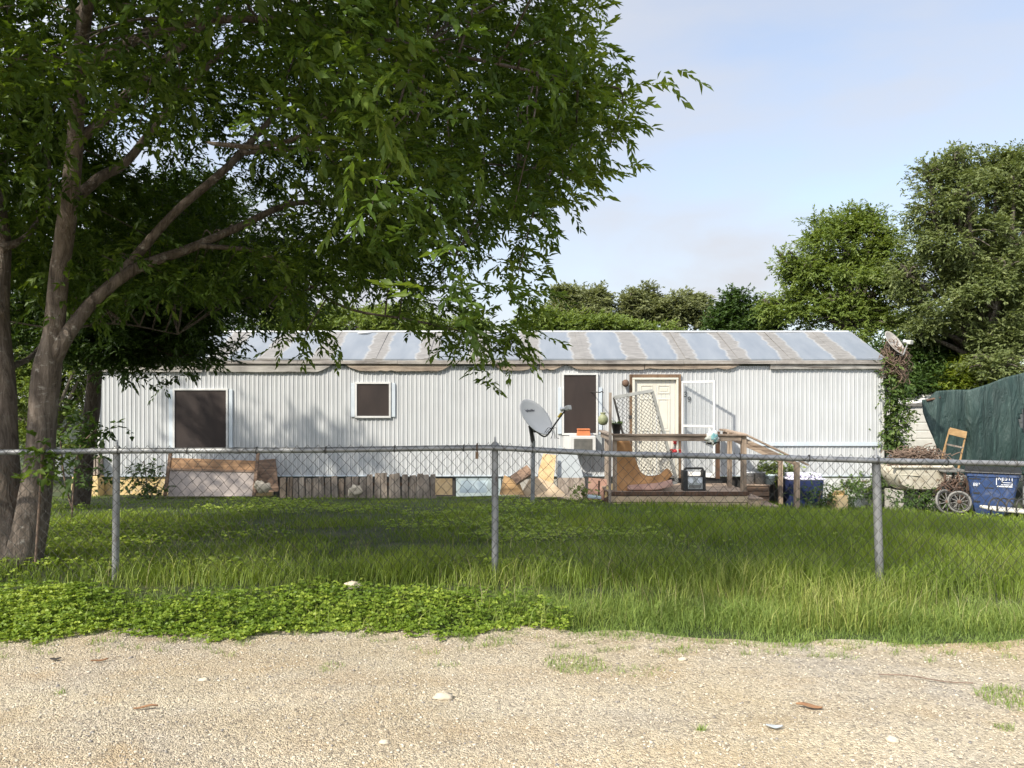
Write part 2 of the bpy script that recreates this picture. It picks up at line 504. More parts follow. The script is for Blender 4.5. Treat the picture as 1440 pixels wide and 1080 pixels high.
M['leaf'] = leafmat('ash_leaf', (0.036,0.072,0.011), (0.082,0.140,0.020), (0.165,0.235,0.036), 0.40)
M['leaf_dark'] = leafmat('dark_leaf', (0.024,0.050,0.010), (0.045,0.085,0.016), (0.085,0.140,0.028), 0.28)
M['leaf_olive'] = leafmat('olive_leaf', (0.115,0.132,0.055), (0.18,0.20,0.085), (0.26,0.28,0.125), 0.32, (1.15,1.15,0.6))
M['leaf_bright'] = leafmat('bright_leaf', (0.088,0.135,0.028), (0.155,0.212,0.046), (0.24,0.29,0.080), 0.38)
M['leaf_oak'] = leafmat('oak_leaf', (0.088,0.118,0.040), (0.155,0.190,0.066), (0.24,0.27,0.11), 0.34, (1.15,1.15,0.6))
M['leaf_yellow'] = leafmat('yellow_green_leaf', (0.09,0.14,0.015), (0.17,0.22,0.022), (0.26,0.30,0.035), 0.38)
M['vine'] = leafmat('vine_leaf', (0.035,0.070,0.016), (0.075,0.125,0.026), (0.14,0.19,0.05), 0.28)
M['clover'] = leafmat('clover_leaf', (0.085,0.145,0.016), (0.175,0.26,0.030), (0.32,0.40,0.060), 0.34, (1.2,1.2,0.5), 0.5, 0.3)
M['grass'] = leafmat('lawn_grass', (0.080,0.130,0.016), (0.165,0.235,0.026), (0.30,0.36,0.055), 0.34, (1.2,1.2,0.5), 0.5, 0.3)
M['grass_dry'] = leafmat('straw_grass', (0.11,0.165,0.028), (0.20,0.265,0.048), (0.40,0.41,0.13), 0.30, (1.2,1.15,0.6), 0.55, 0.3)
M['straw'] = leafmat('dry_straw', (0.20,0.16,0.08), (0.34,0.29,0.15), (0.48,0.43,0.25), 0.2, (1.1,1.05,0.8), 0.7, 0.2)
M['grass_blue'] = leafmat('verge_grass', (0.12,0.185,0.042), (0.21,0.30,0.066), (0.35,0.42,0.12), 0.28, (1.15,1.15,0.6), 0.55, 0.3)

def soilmat():
    m, nt, b = new_mat('lawn_soil')
    v = coords(nt, (1,1,1))
    n1 = noise(nt, v, 1.2, 6); n2 = noise(nt, v, 30, 5)
    c = ramp(nt, n1, ((0.35,(0.028,0.040,0.010)),(0.6,(0.045,0.062,0.016)),(0.8,(0.085,0.075,0.035))))
    c = mixc(nt, 1.0, c, ramp(nt, n2, ((0.3,(0.6,0.6,0.6)),(0.7,(1.2,1.2,1.2)))), 'MULTIPLY')
    nt.links.new(c, b.inputs['Base Color']); b.inputs['Roughness'].default_value = 0.95
    bump(nt, b, n2, 0.6, 0.03)
    return m
M['soil'] = soilmat()

def gravelmat():
    m, nt, b = new_mat('caliche_gravel')
    v = coords(nt, (1,1,1))
    vo = nt.nodes.new('ShaderNodeTexVoronoi'); vo.inputs['Scale'].default_value = 72
    nt.links.new(v, vo.inputs['Vector'])
    vo2 = nt.nodes.new('ShaderNodeTexVoronoi'); vo2.inputs['Scale'].default_value = 150
    nt.links.new(v, vo2.inputs['Vector'])
    sep = nt.nodes.new('ShaderNodeSeparateColor'); nt.links.new(vo.outputs['Color'], sep.inputs[0])
    big = noise(nt, v, 0.75, 5, 0.6, 0.4)
    big2 = noise(nt, v, 2.6, 5, 0.6)
    base = ramp(nt, big, ((0.34,(0.435,0.36,0.25)),(0.46,(0.47,0.405,0.305)),(0.56,(0.48,0.42,0.33)),(0.68,(0.44,0.40,0.345))))
    st = ramp(nt, sep.outputs[0], ((0.0,(0.56,0.56,0.58)),(0.18,(0.86,0.85,0.83)),(0.6,(1.05,1.04,1.0)),(1.0,(1.30,1.30,1.28))))
    c = mixc(nt, 1.0, base, st, 'MULTIPLY')
    c = mixc(nt, ramp(nt, big2, ((0.52,(0,0,0)),(0.72,(0.55,0.55,0.55)))), c, (0.46,0.345,0.21))
    ruts = noise(nt, coords(nt, (0.22, 1.5, 1)), 1.6, 5, 0.55, 0.3)
    c = mixc(nt, 1.0, c, ramp(nt, ruts, ((0.36,(0.90,0.87,0.83)),(0.52,(1.0,1.0,1.0)),(0.66,(1.10,1.09,1.06)))), 'MULTIPLY')
    org = noise(nt, coords(nt, (0.35, 1.0, 1)), 0.9, 4, 0.6, 0.2)
    c = mixc(nt, ramp(nt, org, ((0.52,(0,0,0)),(0.70,(0.5,0.5,0.5)))), c, (0.50,0.36,0.21))
    nt.links.new(c, b.inputs['Base Color']); b.inputs['Roughness'].default_value = 0.95
    b.inputs['Specular IOR Level'].default_value = 0.2
    ad = nt.nodes.new('ShaderNodeMath'); ad.operation = 'ADD'
    nt.links.new(vo.outputs['Distance'], ad.inputs[0]); nt.links.new(vo2.outputs['Distance'], ad.inputs[1])
    inv = nt.nodes.new('ShaderNodeMath'); inv.operation = 'MULTIPLY'; inv.inputs[1].default_value = -1
    nt.links.new(ad.outputs[0], inv.inputs[0])
    bump(nt, b, inv.outputs[0], 0.85, 0.012)
    return m
M['gravel'] = gravelmat()

def stonemat():
    m, nt, b = new_mat('gravel_stone')
    a = nt.nodes.new('ShaderNodeAttribute'); a.attribute_name = 'rnd'
    c = ramp(nt, a.outputs['Fac'], ((0.0,(0.20,0.19,0.185)),(0.18,(0.37,0.325,0.255)),(0.6,(0.47,0.415,0.32)),(1.0,(0.55,0.51,0.43))))
    nt.links.new(c, b.inputs['Base Color']); b.inputs['Roughness'].default_value = 0.95
    b.inputs['Specular IOR Level'].default_value = 0.2
    return m
M['stone'] = stonemat()

# ------------------------------------------------------------------ leaf / blade engines
SUNV = np.array(sun_vec)
def unit(a):
    return a / np.maximum(np.linalg.norm(a, axis=-1, keepdims=True), 1e-9)

def leaf_arrays(pos, d, nrm, L, Wd, rnd, fold=0.22):
    """diamond leaves, two triangles folded along the midrib"""
    n = len(pos)
    d = unit(d); side = unit(np.cross(d, nrm)); up = unit(np.cross(side, d))
    L = np.broadcast_to(np.asarray(L, float), (n,))[:, None]; Wd = np.broadcast_to(np.asarray(Wd, float), (n,))[:, None]
    V = np.empty((n, 4, 3))
    V[:, 0] = pos
    V[:, 1] = pos + d*L*0.42 + side*Wd*0.5 + up*Wd*fold
    V[:, 2] = pos + d*L - up*L*0.12
    V[:, 3] = pos + d*L*0.42 - side*Wd*0.5 + up*Wd*fold
    i = np.arange(n)[:, None]*4
    Fc = np.concatenate([i+np.array([[0,1,2]]), i+np.array([[0,2,3]])], 1).reshape(-1, 3)
    return V.reshape(-1, 3), Fc, np.repeat(rnd, 4)

def sprays(org, dirs, length, K, L, Wd, droop=0.25, rnd=None, spread=0.9):
    """compound leaves: K leaflets in pairs along each drooping stalk"""
    S = len(org)
    dirs = unit(dirs)
    up = np.array([0, 0, 1.0])
    perp = unit(np.cross(dirs, up) + RNG.normal(0, 0.25, (S, 3)))
    length = np.broadcast_to(np.asarray(length, float), (S,))
    base = RNG.random(S) if rnd is None else rnd
    Vs, Fs, Rs = [], [], []
    nv = 0
    for k in range(K):
        t = (k + 0.6) / K
        sgn = 1 if k % 2 else -1
        p = org + dirs*(length*t)[:, None] - up*(droop*length*t*t)[:, None]
        d = dirs*(0.45 + 0.6*t) + perp*(sgn*spread*(1.05 - 0.75*t)) - up*(0.05 + droop*t) + RNG.normal(0, 0.22, (S, 3))
        nr = up*0.75 + SUNV*0.55 + RNG.normal(0, 0.45, (S, 3))     # leaves turn to the light
        sc = RNG.uniform(0.55, 1.3, S)
        r = np.clip(base*0.75 + RNG.random(S)*0.25, 0, 1)
        V, Fc, R = leaf_arrays(p, d, nr, L*sc, Wd*sc, r)
        Vs.append(V); Fs.append(Fc + nv); Rs.append(R); nv += len(V)
    return np.concatenate(Vs), np.concatenate(Fs), np.concatenate(Rs)

def pts_in_poly(px, py, poly):
    inside = np.zeros(len(px), bool)
    n = len(poly); j = n-1
    for i in range(n):
        xi, yi = poly[i]; xj, yj = poly[j]
        c = ((yi > py) != (yj > py)) & (px < (xj-xi)*(py-yi)/((yj-yi) + 1e-12) + xi)
        inside ^= c
        j = i
    return inside

def vnoise(p, s, seed=0.0):
    return np.array([mnoise.noise(Vector((q[0]*s+seed, q[1]*s-seed, q[2]*s+2*seed))) for q in p])

def np_thing_mesh(name, V, Fc, R, mat, parent=None, loc=None, smooth=False):
    if loc is None: loc = wloc(parent) if parent is not None else Vector((V[:,0].mean(), V[:,1].mean(), V[:,2].min()))
    loc = Vector(loc)
    me = np_mesh(name, V - np.array(loc), Fc, R, smooth)
    return place(name, me, mat, parent, loc)

def blades(pos, h, w, lean, rnd, curl=0.5):
    """grass blades, five points and three triangles each, bending over"""
    n = len(pos)
    az = RNG.random(n)*2*math.pi
    fc = az + RNG.normal(0, 0.5, n) + math.pi/2
    ld = np.stack([np.cos(az), np.sin(az), np.zeros(n)], 1)*(lean*h)[:, None]
    sd = np.stack([np.cos(fc), np.sin(fc), np.zeros(n)], 1)*(w*0.5)[:, None]
    up = np.array([0, 0, 1.0])
    V = np.empty((n, 5, 3))
    V[:, 0] = pos - sd; V[:, 1] = pos + sd
    mid = pos + ld*0.32 + up*(h*0.58)[:, None]
    V[:, 2] = mid - sd*0.75; V[:, 3] = mid + sd*0.75
    V[:, 4] = pos + ld + up*(h*(1 - curl*0.35*np.minimum(lean, 1.2)))[:, None]
    i = np.arange(n)[:, None]*5
    Fc = np.concatenate([i+np.array([[0,1,3]]), i+np.array([[0,3,2]]), i+np.array([[2,3,4]])], 1).reshape(-1, 3)
    return V.reshape(-1, 3), Fc, np.repeat(rnd, 5)

# ------------------------------------------------------------------ ground and road
def edge_y(x):
    """where the verge meets the gravel"""
    x = np.asarray(x, float)
    e = np.interp(x, [-9,-3.2,-2.6,-2.3,-1.7,-1.2,-0.75,-0.5,-0.25,0.2,0.36,0.9,1.3,1.7,2.2,3.3,9], [4.72,4.78,4.84,4.92,4.86,4.98,5.04,4.9,4.96,5.06,4.86,4.9,4.84,4.74,4.78,4.82,4.8])
    return e + 0.05*np.sin(x*4.1) + 0.03*np.sin(x*9.3+1) + 0.02*np.sin(x*31)

def ground_sheet():
    xs = np.unique(np.concatenate([np.linspace(-600,-30,12), np.linspace(-30,-12,19), np.linspace(-12,12,97), np.linspace(12,30,19), np.linspace(30,600,12)]))
    ys = np.unique(np.concatenate([np.linspace(-600,-10,12), np.linspace(-10,3,14), np.linspace(3,20,86), np.linspace(20,45,20), np.linspace(45,900,16)]))
    X, Yy = np.meshgrid(xs, ys)
    V = np.stack([X, Yy, G(X, Yy)], -1).reshape(-1, 3)
    nx = len(xs); ny = len(ys)
    i, j = np.meshgrid(np.arange(nx-1), np.arange(ny-1))
    a = (j*nx + i).ravel()
    Fc = np.stack([a, a+1, a+nx+1, a+nx], 1)
    o = np_thing_mesh('ground', V, Fc, None, M['soil'], loc=(0,0,0), smooth=True)
    tag(o, kind='structure')
    xs = np.linspace(-40, 40, 401); ts = np.linspace(0, 1, 60)
    X, T = np.meshgrid(xs, ts)
    E = edge_y(X) + 0.12
    Yy = -14 + (E + 14)*(T**0.6)
    n = 0.010*np.sin(X*2.1+0.4)*np.sin(Yy*2.7) + 0.006*np.sin(X*5.3+Yy*3.1)
    V = np.stack([X, Yy, G(X, Yy) + 0.016 + n], -1).reshape(-1, 3)
    nx = len(xs); ny = len(ts)
    i, j = np.meshgrid(np.arange(nx-1), np.arange(ny-1))
    a = (j*nx + i).ravel()
    Fc = np.stack([a, a+1, a+nx+1, a+nx], 1)
    o = np_thing_mesh('gravel_road', V, Fc, None, M['gravel'], loc=(0,0,0), smooth=True)
    tag(o, kind='structure')
ground_sheet()

def road_z(x, y):
    return G(x, y) + 0.016 + 0.010*np.sin(x*2.1+0.4)*np.sin(y*2.7) + 0.006*np.sin(x*5.3+y*3.1)

def loose_gravel():
    n = 30000
    y = 2.5 + 2.75*RNG.random(n)**0.85
    x = (RNG.random(n)*2-1)*(0.75*y + 1.0)
    ok = (y < edge_y(x) + 0.06)
    x = x[ok]; y = y[ok]; n = len(x)
    s = np.clip(RNG.lognormal(-5.5, 0.34, n), 0.002, 0.016)
    phi = (1+5**.5)/2
    ico = unit(np.array([(-1,phi,0),(1,phi,0),(-1,-phi,0),(1,-phi,0),(0,-1,phi),(0,1,phi),(0,-1,-phi),(0,1,-phi),(phi,0,-1),(phi,0,1),(-phi,0,-1),(-phi,0,1)], float))
    fi = np.array([(0,11,5),(0,5,1),(0,1,7),(0,7,10),(0,10,11),(1,5,9),(5,11,4),(11,10,2),(10,7,6),(7,1,8),(3,9,4),(3,4,2),(3,2,6),(3,6,8),(3,8,9),(4,9,5),(2,4,11),(6,2,10),(8,6,7),(9,8,1)])
    jit = RNG.uniform(0.65, 1.25, (n, 12, 1))
    sq = np.stack([RNG.uniform(0.8,1.4,n), RNG.uniform(0.7,1.2,n), RNG.uniform(0.45,0.85,n)], 1)
    a = RNG.random(n)*6.283
    V = ico[None]*jit*sq[:, None, :]*s[:, None, None]
    c, sn = np.cos(a)[:, None], np.sin(a)[:, None]
    V = np.stack([V[..., 0]*c - V[..., 1]*sn, V[..., 0]*sn + V[..., 1]*c, V[..., 2]], -1)
    V += np.stack([x, y, road_z(x, y) + s*0.25], 1)[:, None, :]
    Fc = (fi[None] + (np.arange(n)*12)[:, None, None]).reshape(-1, 3)
    o = np_thing_mesh('loose_gravel', V.reshape(-1, 3), Fc, np.repeat(RNG.random(n), 12), M['stone'], loc=(0,0,0))
    tag(o, 'loose pale stones lying over the gravel road', kind='stuff')
loose_gravel()

#@@STRUCT
# ------------------------------------------------------------------ the mobile home
HY = 18.3                                  # plane of the front wall
KH = HY / F
def hx(px): return (px - CX)*KH
def hz(py): return CAMZ - (py - HZ)*KH
XL, XR = hx(139), hx(1242)
ZB, ZT = hz(668), hz(517)
ZEAVE = hz(505)
WID = 3.7
home = thing('mobile_home', (0, HY, -0.7), 'long white single-wide mobile home with corrugated metal walls and a coated metal roof', 'mobile home')

def corrugated(x0, x1, z0, z1, y, per=0.1025, amp=0.014):
    xs = []
    x = x0
    ys = []
    while x < x1:
        for t, a in ((0,0),(0.10,0.0),(0.24,1),(0.40,1),(0.54,0),(0.66,0.0),(0.70,0.35),(0.76,0.35),(0.80,0.0)):
            xs.append(x + t*per); ys.append(y - amp*a)
        x += per
    b = MB(); n = len(xs)
    nz = 6
    vs = []
    for k in range(nz+1):
        z = z0 + (z1-z0)*k/nz
        for a, q in zip(xs, ys):
            dent = 0.008*mnoise.noise(Vector((a*0.9, z*1.3, 3.1)))
            vs.append((min(a, x1), q + dent, z))
    fs = [(k*n+i, k*n+i+1, (k+1)*n+i+1, (k+1)*n+i) for k in range(nz) for i in range(n-1)]
    return b.add(vs, fs)
fw = corrugated(XL, XR, ZB, ZT + 0.04, HY)
fw.build('front_wall', M['siding'], home, fix=False)
b = MB()
b.box((XL+0.002, HY+0.03, ZB), (XR-0.002, HY+WID, ZT+0.04))
b.build('wall_box', M['siding'], home)
# corner trims
for x in (XL-0.012, XR-0.035):
    b = MB(); b.box((x, HY-0.034, ZB-0.01), (x+0.047, HY+0.02, ZT))
    b.build('corner_trim', M['white'], home, bevel=0.004)
# roof: two slopes with thickness and gable ends
RY = HY + WID/2; ZR = CAMZ + 98/F*RY
ov = 0.10
prof = [(HY-ov, ZEAVE), (RY, ZR), (HY+WID+ov, ZEAVE), (HY+WID+ov, ZEAVE-0.035), (RY, ZR-0.04), (HY-ov, ZEAVE-0.035)]
b = MB()
x0, x1 = XL-0.10, XR+0.03
NX = 60
vs = []
for i in range(NX+1):
    x = x0 + (x1-x0)*i/NX
    sag = 0.012*math.sin(x*0.9) + 0.008*math.sin(x*2.3+1)
    for (y, z) in prof: vs.append((x, y, z + sag*(0.5 if abs(y-RY) > 1 else 1)))
fs = []
for i in range(NX):
    for k in range(6):
        k2 = (k+1) % 6
        fs.append((i*6+k, i*6+k2, (i+1)*6+k2, (i+1)*6+k))
fs.append(tuple(range(6))); fs.append(tuple(NX*6+k for k in range(6)))
b.add(vs, fs)
roof = b.build('roof', M['roof'], home)
for x in (XL+0.01, XR-0.03):
    b = MB(); b.prism([(x, HY+0.02, ZT+0.042), (x, RY, ZR-0.05), (x, HY+WID-0.02, ZT+0.042)], (0.02, 0, 0))
    b.build('gable_wall', M['siding'], home)
# standing seams over the laps
sx = -9.32
while sx < XR:
    if XL < sx < XR-0.1:
        b = MB(); b.beam((sx, HY-ov+0.02, ZEAVE+0.010), (sx, RY-0.02, ZR+0.005), 0.10, 0.008)
        b.build('roof_seam', M['roof'], roof)
    sx += 1.22
# ridge cap
b = MB(); b.tube([(x0+0.05, RY, ZR+0.005), (x1-0.05, RY, ZR+0.005)], 0.035, 6)
b.build('ridge_cap', M['alu'], roof)
# roof vent
v = P(513, 473, RY)
b = MB(); b.lathe([(0.13,-0.12),(0.13,0.05),(0.20,0.055),(0.20,0.085),(0.05,0.12)], v, 16)
b.build('roof_vent', M['alu'], roof)
v = P(632, 503, HY+0.5)
# drip edge board along the eave
b = MB()
zs = [0]
px = 139.0
segs = [139, 290, 420, 560, 690, 826, 960, 1090, 1243]
for a, c in zip(segs[:-1], segs[1:]):
    t = random.uniform(-0.006, 0.006)
    b.box((hx(a)+0.002, HY-0.118+t, ZEAVE-0.115+t), (hx(c)-0.002, HY-0.032, ZEAVE-0.037), Matrix.Rotation(random.uniform(-.0015,.0015), 3, 'Y'))
b.build('eave_board', M['drip'], home, bevel=0.004)
# ragged fascia boards below
def ragged(p0, p1, top, bot, y, cut0, cut1, th=0.028):
    """board outline with broken ends"""
    xa, xb = hx(p0), hx(p1)
    n = max(8, int((p1-p0)/7))
    up_, lo_ = [], []
    for i in range(n+1):
        t = i/n; x = xa + (xb-xa)*t
        k = 0
        if cut0 and t*(p1-p0) < 16: k = (1 - t*(p1-p0)/16)
        if cut1 and (1-t)*(p1-p0) < 18: k = max(k, 1-(1-t)*(p1-p0)/18)
        wob = random.uniform(-0.006, 0.006) + (0.022 if random.random() < 0.08 else 0)
        lo_.append((x, y, bot + wob + (top-bot)*0.9*k))
        up_.append((x, y, top))
    b = MB()
    return b.prism(lo_ + up_[::-1], (0, th, 0))
for (p0, p1, t0, t1, c0, c1, mm) in ((142,286,512,523,0,0,'fascia_grey'),(290,468,512,523,0,1,'fascia_grey'),(486,637,512,522,1,1,'fascia'),(690,758,511,521,1,1,'fascia'),
                                     (759,798,511,520,0,1,'fascia'),(796,905,511,520,1,0,'fascia'),(906,1044,511,519,0,1,'fascia'),(1082,1240,511,519,0,0,'fascia_grey')):
    ragged(p0, p1, hz(t0), hz(t1), HY-0.075, c0, c1).build('fascia_board', M[mm], home)
# belt trim on the right, gap line over the skirting
b = MB(); b.box((hx(1058), HY-0.045, hz(627)), (hx(1240)-0.02, HY-0.022, hz(621.5)))
b.build('belt_trim', M['alu_panel'], home, bevel=0.004)
b = MB(); b.box((XL, HY-0.028, ZB-0.03), (XR, HY+0.02, ZB))
b.build('base_rail', M['alu_panel'], home)
# skirting panels, different salvaged sheets
for (p0, p1, mm, top, y) in ((139,384,'yellow_skirt',669,0.03),(384,640,'dark_metal',669,0.06),(641,705,'foam',669.5,0.012),(706,860,'concrete',669,0.03),(861,1150,'dark_metal',669,0.06),(1151,1241,'skirt_white',670,0.01)):
    b = MB(); b.box((hx(p0)+0.004, HY+y, -1.15), (hx(p1)-0.004, HY+y+0.02, hz(top)-0.035))
    b.build('skirting', M[mm], home)

def window(p0, q0, p1, q1, side=True, strip0=None):
    fx0, fx1, z0, z1 = hx(p0), hx(p1), hz(q1), hz(q0)
    b = MB(); w = 0.045; yf = HY-0.062
    b.box((fx0-w, yf, z0-w), (fx1+w, HY, z0)); b.box((fx0-w, yf, z1), (fx1+w, HY, z1+w))
    b.box((fx0-w, yf, z0), (fx0, HY, z1)); b.box((fx1, yf, z0), (fx1+w, HY, z1))
    fr = b.build('window', M['white'], home, bevel=0.004)
    b = MB(); n = 10; vs = []; fs = []
    for k in range(n+1):
        for i in range(n+1):
            x = fx0 + (fx1-fx0)*i/n; z = z0 + (z1-z0)*k/n
            vs.append((x, HY-0.040 + 0.006*mnoise.noise(Vector((x*2.2, z*2.2, 1))), z))
    for k in range(n):
        for i in range(n): fs.append((k*(n+1)+i, k*(n+1)+i+1, (k+1)*(n+1)+i+1, (k+1)*(n+1)+i))
    b.add(vs, fs, True); b.build('pane', M['screen'], fr, fix=False)
    if side:
        for (a, c) in ((p0-8.5, p0-3.2), (p1+3.2, p1+8.5)):
            b = MB(); b.box((hx(a), HY-0.040, hz(strip0 if strip0 else q0-1)-0.0), (hx(c), HY-0.004, z0-0.02))
            b.build('side_trim', M['alu_panel'], fr, bevel=0.003)
    return fr
window(247, 549, 319, 630)
window(502.5, 540, 547.5, 585)
window(793, 527.5, 838, 609, strip0=545)

# front door with its frames
b = MB()
yb = HY-0.085
b.box((hx(885), yb+0.02, hz(672)), (hx(888.5), HY, hz(531))); b.box((hx(885), yb+0.018, hz(531)), (hx(957), HY, hz(526.5)))
b.box((hx(953.2), yb+0.02, hz(672)), (hx(956.8), HY, hz(531)))
b.build('brown_casing', M['brown_trim'], home, bevel=0.004)
b = MB()
b.box((hx(888.6), yb, hz(672)), (hx(892), HY, hz(534.2))); b.box((hx(950.2), yb, hz(672)), (hx(953.1), HY, hz(534.2)))
b.box((hx(888.6), yb-0.003, hz(534)), (hx(953.1), HY, hz(531.2)))
b.build('door_frame', M['cream'], home, bevel=0.004)
dx0, dx1, dz0, dz1 = hx(892.2), hx(950), hz(672), hz(534.4)
b = MB()
b.box((dx0, HY-0.012, dz0), (dx1, HY+0.02, dz1))
door = b.build('front_door', M['cream'], home)
dw = dx1-dx0; dh = dz1-dz0
b = MB()
for (u0, u1, v0, v1) in ((.14,.44,.86,.95),(.56,.86,.86,.95),(.14,.44,.48,.81),(.56,.86,.48,.81),(.14,.44,.08,.42),(.56,.86,.08,.42)):
    xa, xb = dx0+dw*u0, dx0+dw*u1; za, zb = dz0+dh*v0, dz0+dh*v1; y0 = HY-0.0122; t = 0.028
    # raised moulding with a raised field
    for (A, B) in (((xa,za),(xb,za+t)),((xa,zb-t),(xb,zb)),((xa,za+t),(xa+t,zb-t)),((xb-t,za+t),(xb,zb-t))):
        b.box((A[0], y0-0.012, A[1]), (B[0], y0+0.001, B[1]))
    b.box((xa+t*2, y0-0.007, za+t*2), (xb-t*2, y0+0.001, zb-t*2))
b.build('door_panel', M['cream'], door, bevel=0.006)
b = MB(); b.lathe([(0.02,0),(0.012,0.03),(0.032,0.045),(0.032,0.065),(0.012,0.078)], (hx(897), HY-0.012, hz(618)), 14, Matrix.Rotation(math.radians(90),3,'X'))
b.build('door_knob', M['alu'], door)
# storm door standing open towards the camera
sh = Vector((hx(957.5), HY-0.09, 0))
ang = math.radians(-43)
def sd(u, z, o=0.0):
    return Vector((sh.x + math.cos(ang)*u + math.sin(ang)*o*-1, sh.y + math.sin(ang)*u + math.cos(ang)*o, z))
z0, z1 = hz(668), hz(536)
wd = 0.86
b = MB()
dirn = Vector((math.cos(ang), math.sin(ang), 0)); nrm = Vector((-math.sin(ang), math.cos(ang), 0))
def bar(u0, u1, za, zb, th=0.03):
    c = [sd(u0, za), sd(u1, za), sd(u1, zb), sd(u0, zb)]
    b.prism([v - nrm*th/2 for v in c], nrm*th)
bar(0, 0.05, z0, z1); bar(wd-0.05, wd, z0, z1); bar(0.05, wd-0.05, z1-0.05, z1); bar(0.05, wd-0.05, z0, z0+0.10)
zm = hz(600); bar(0.05, wd-0.05, zm, zm+0.05)
storm = b.build('storm_door', M['white'], home, bevel=0.003)
def glassmat():
    m, nt, bb = new_mat('clear_pane')
    bb.inputs['Base Color'].default_value = (0.32,0.36,0.40,1); bb.inputs['Roughness'].default_value = 0.12
    bb.inputs['Alpha'].default_value = 0.09
    return m
M['glass'] = glassmat()
b = MB(); bar(0.052, wd-0.052, zm+0.052, z1-0.052, 0.006); b.build('upper_pane', M['glass'], storm)
b = MB(); bar(0.052, wd-0.052, z0+0.102, zm-0.002, 0.006); b.build('lower_pane', M['glass'], storm)
# porch lamp and numbers
b = MB()
b.lathe([(0.055,0),(0.06,0.02),(0.035,0.03),(0.045,0.05),(0.075,0.08),(0.085,0.12),(0.07,0.16),(0.03,0.185)], (hx(878.5), HY-0.02, hz(539)), 18, Matrix.Rotation(math.radians(90),3,'X'))
b.build('porch_lamp', M['rust'], home)
text_mesh('house_number', '3', 0.18, M['black'], home, (hx(963.6), HY-0.030, hz(555)), bold=0.004)
text_mesh('house_number', '9', 0.18, M['black'], home, (hx(969), HY-0.030, hz(562)), bold=0.004)
# red hanging ornament on the door frame
orn = thing('door_ornament', (hx(948.5), HY-0.03, hz(636)), 'small red hanging ornament with a bow on the cream front door', 'ornament')
b = MB(); c = Vector((hx(948.5), HY-0.06, hz(622)))
b.lathe([(0.015,-0.045),(0.045,-0.03),(0.035,0.0),(0.05,0.03),(0.015,0.045)], c, 10); b.build('top_bow', M['red'], orn)
b = MB(); c2 = Vector((hx(948.5), HY-0.06, hz(634)))
b.lathe([(0.015,-0.04),(0.05,-0.02),(0.055,0.0),(0.035,0.03),(0.01,0.04)], c2, 12)
for s in (-1, 1):
    b.tube(crom([c2, c2+Vector((s*.08,-.01,.03)), c2+Vector((s*.15,0,.0)), c2+Vector((s*.10,0,-.04)), c2], 3), [0.017]*13, 6)
b.build('lower_bow', M['red'], orn)
b = MB()
for s in (-1, 1): b.tube([c+Vector((s*.03,0,-.04)), c2+Vector((s*.03,0,.04))], 0.006, 5)
b.build('cord', M['cloth'], orn)

# ------------------------------------------------------------------ air conditioner and what sits on it
ac = thing('window_air_conditioner', (hx(800), HY-0.3, hz(637)), 'white window air conditioner with a grey grille mounted under the tall dark window', 'air conditioner')
KA = (HY-0.42)/F
def ax(px): return (px-CX)*KA
def az(py): return CAMZ-(py-HZ)*KA
b = MB(); b.box((ax(802), HY-0.42, az(636)), (ax(838), HY-0.005, az(613)))
b.build('casing', M['white'], ac, bevel=0.012)
b = MB()
b.box((ax(807), HY-0.428, az(634)), (ax(833), HY-0.42, az(617)))
g = b.build('grille', M['acgrille'], ac)
b = MB()
for i in range(9):
    z = az(633) + (az(618)-az(633))*i/8
    b.box((ax(807.5), HY-0.436, z-0.008), (ax(832.5), HY-0.429, z+0.006))
b.build('louvre', M['acgrille'], g)
b = MB(); b.box((hx(792), HY-0.10, hz(637)), (hx(801.5), HY-0.005, hz(613))); b.build('filler_panel', M['white'], ac, bevel=0.003)
b = MB(); b.box((hx(838), HY-0.07, hz(635)), (hx(846), HY-0.005, hz(611))); b.build('side_panel', M['grey_board'], ac, bevel=0.003)
pot = MB()
za = az(613)+0.001; cxp = ax(821.5)
pot.prism([(cxp-0.155, HY-0.36, za), (cxp+0.155, HY-0.36, za), (cxp+0.135, HY-0.35, za+0.125), (cxp-0.135, HY-0.35, za+0.125)], (0, 0.22, 0))
pot.box((cxp-0.145, HY-0.365, za+0.125), (cxp+0.145, HY-0.125, za+0.160))
o = pot.build('planter', M['terracotta'], bevel=0.008)
tag(o, 'orange terracotta planter box upside down on the air conditioner', 'planter')

#@@PORCH
# ------------------------------------------------------------------ porch
DF = 16.5; KD = DF/F
def dx(px): return (px-CX)*KD
def dz(py): return CAMZ-(py-HZ)*KD
DT = dz(691)
DL, DR = dx(857), dx(1052)
DB = HY-0.10
deck = thing('porch', ((DL+DR)/2, (DF+DB)/2, -0.85), 'weathered wooden porch with handrails and side steps in front of the cream door', 'porch')
b = MB()
y = DF-0.02; k = 0
while y < DB-0.05:
    b.box((DL-0.03+random.uniform(-.02,.02), y, DT-0.038+random.uniform(-.003,.003)), (DR+random.uniform(-.02,.02), min(y+0.136, DB), DT))
    y += 0.142
b.build('deck_board', M['deckwood'], deck, bevel=0.004)
b = MB(); b.box((DL-0.05, DF-0.045, DT-0.085), (DR+0.02, DF-0.022, DT-0.001)); b.build('rim_board', M['dark_post'], deck, bevel=0.004)
b = MB(); b.box((DL+0.03, DF-0.03, DT-0.225), (DR-0.01, DF-0.004, DT-0.098)); b.build('face_board', M['ply'], deck, bevel=0.004)
b = MB(); b.box((DL+0.05, DF-0.02, DT-0.335), (DR-0.03, DF+0.004, DT-0.238)); b.build('face_board', M['ply'], deck, bevel=0.004)
b = MB()
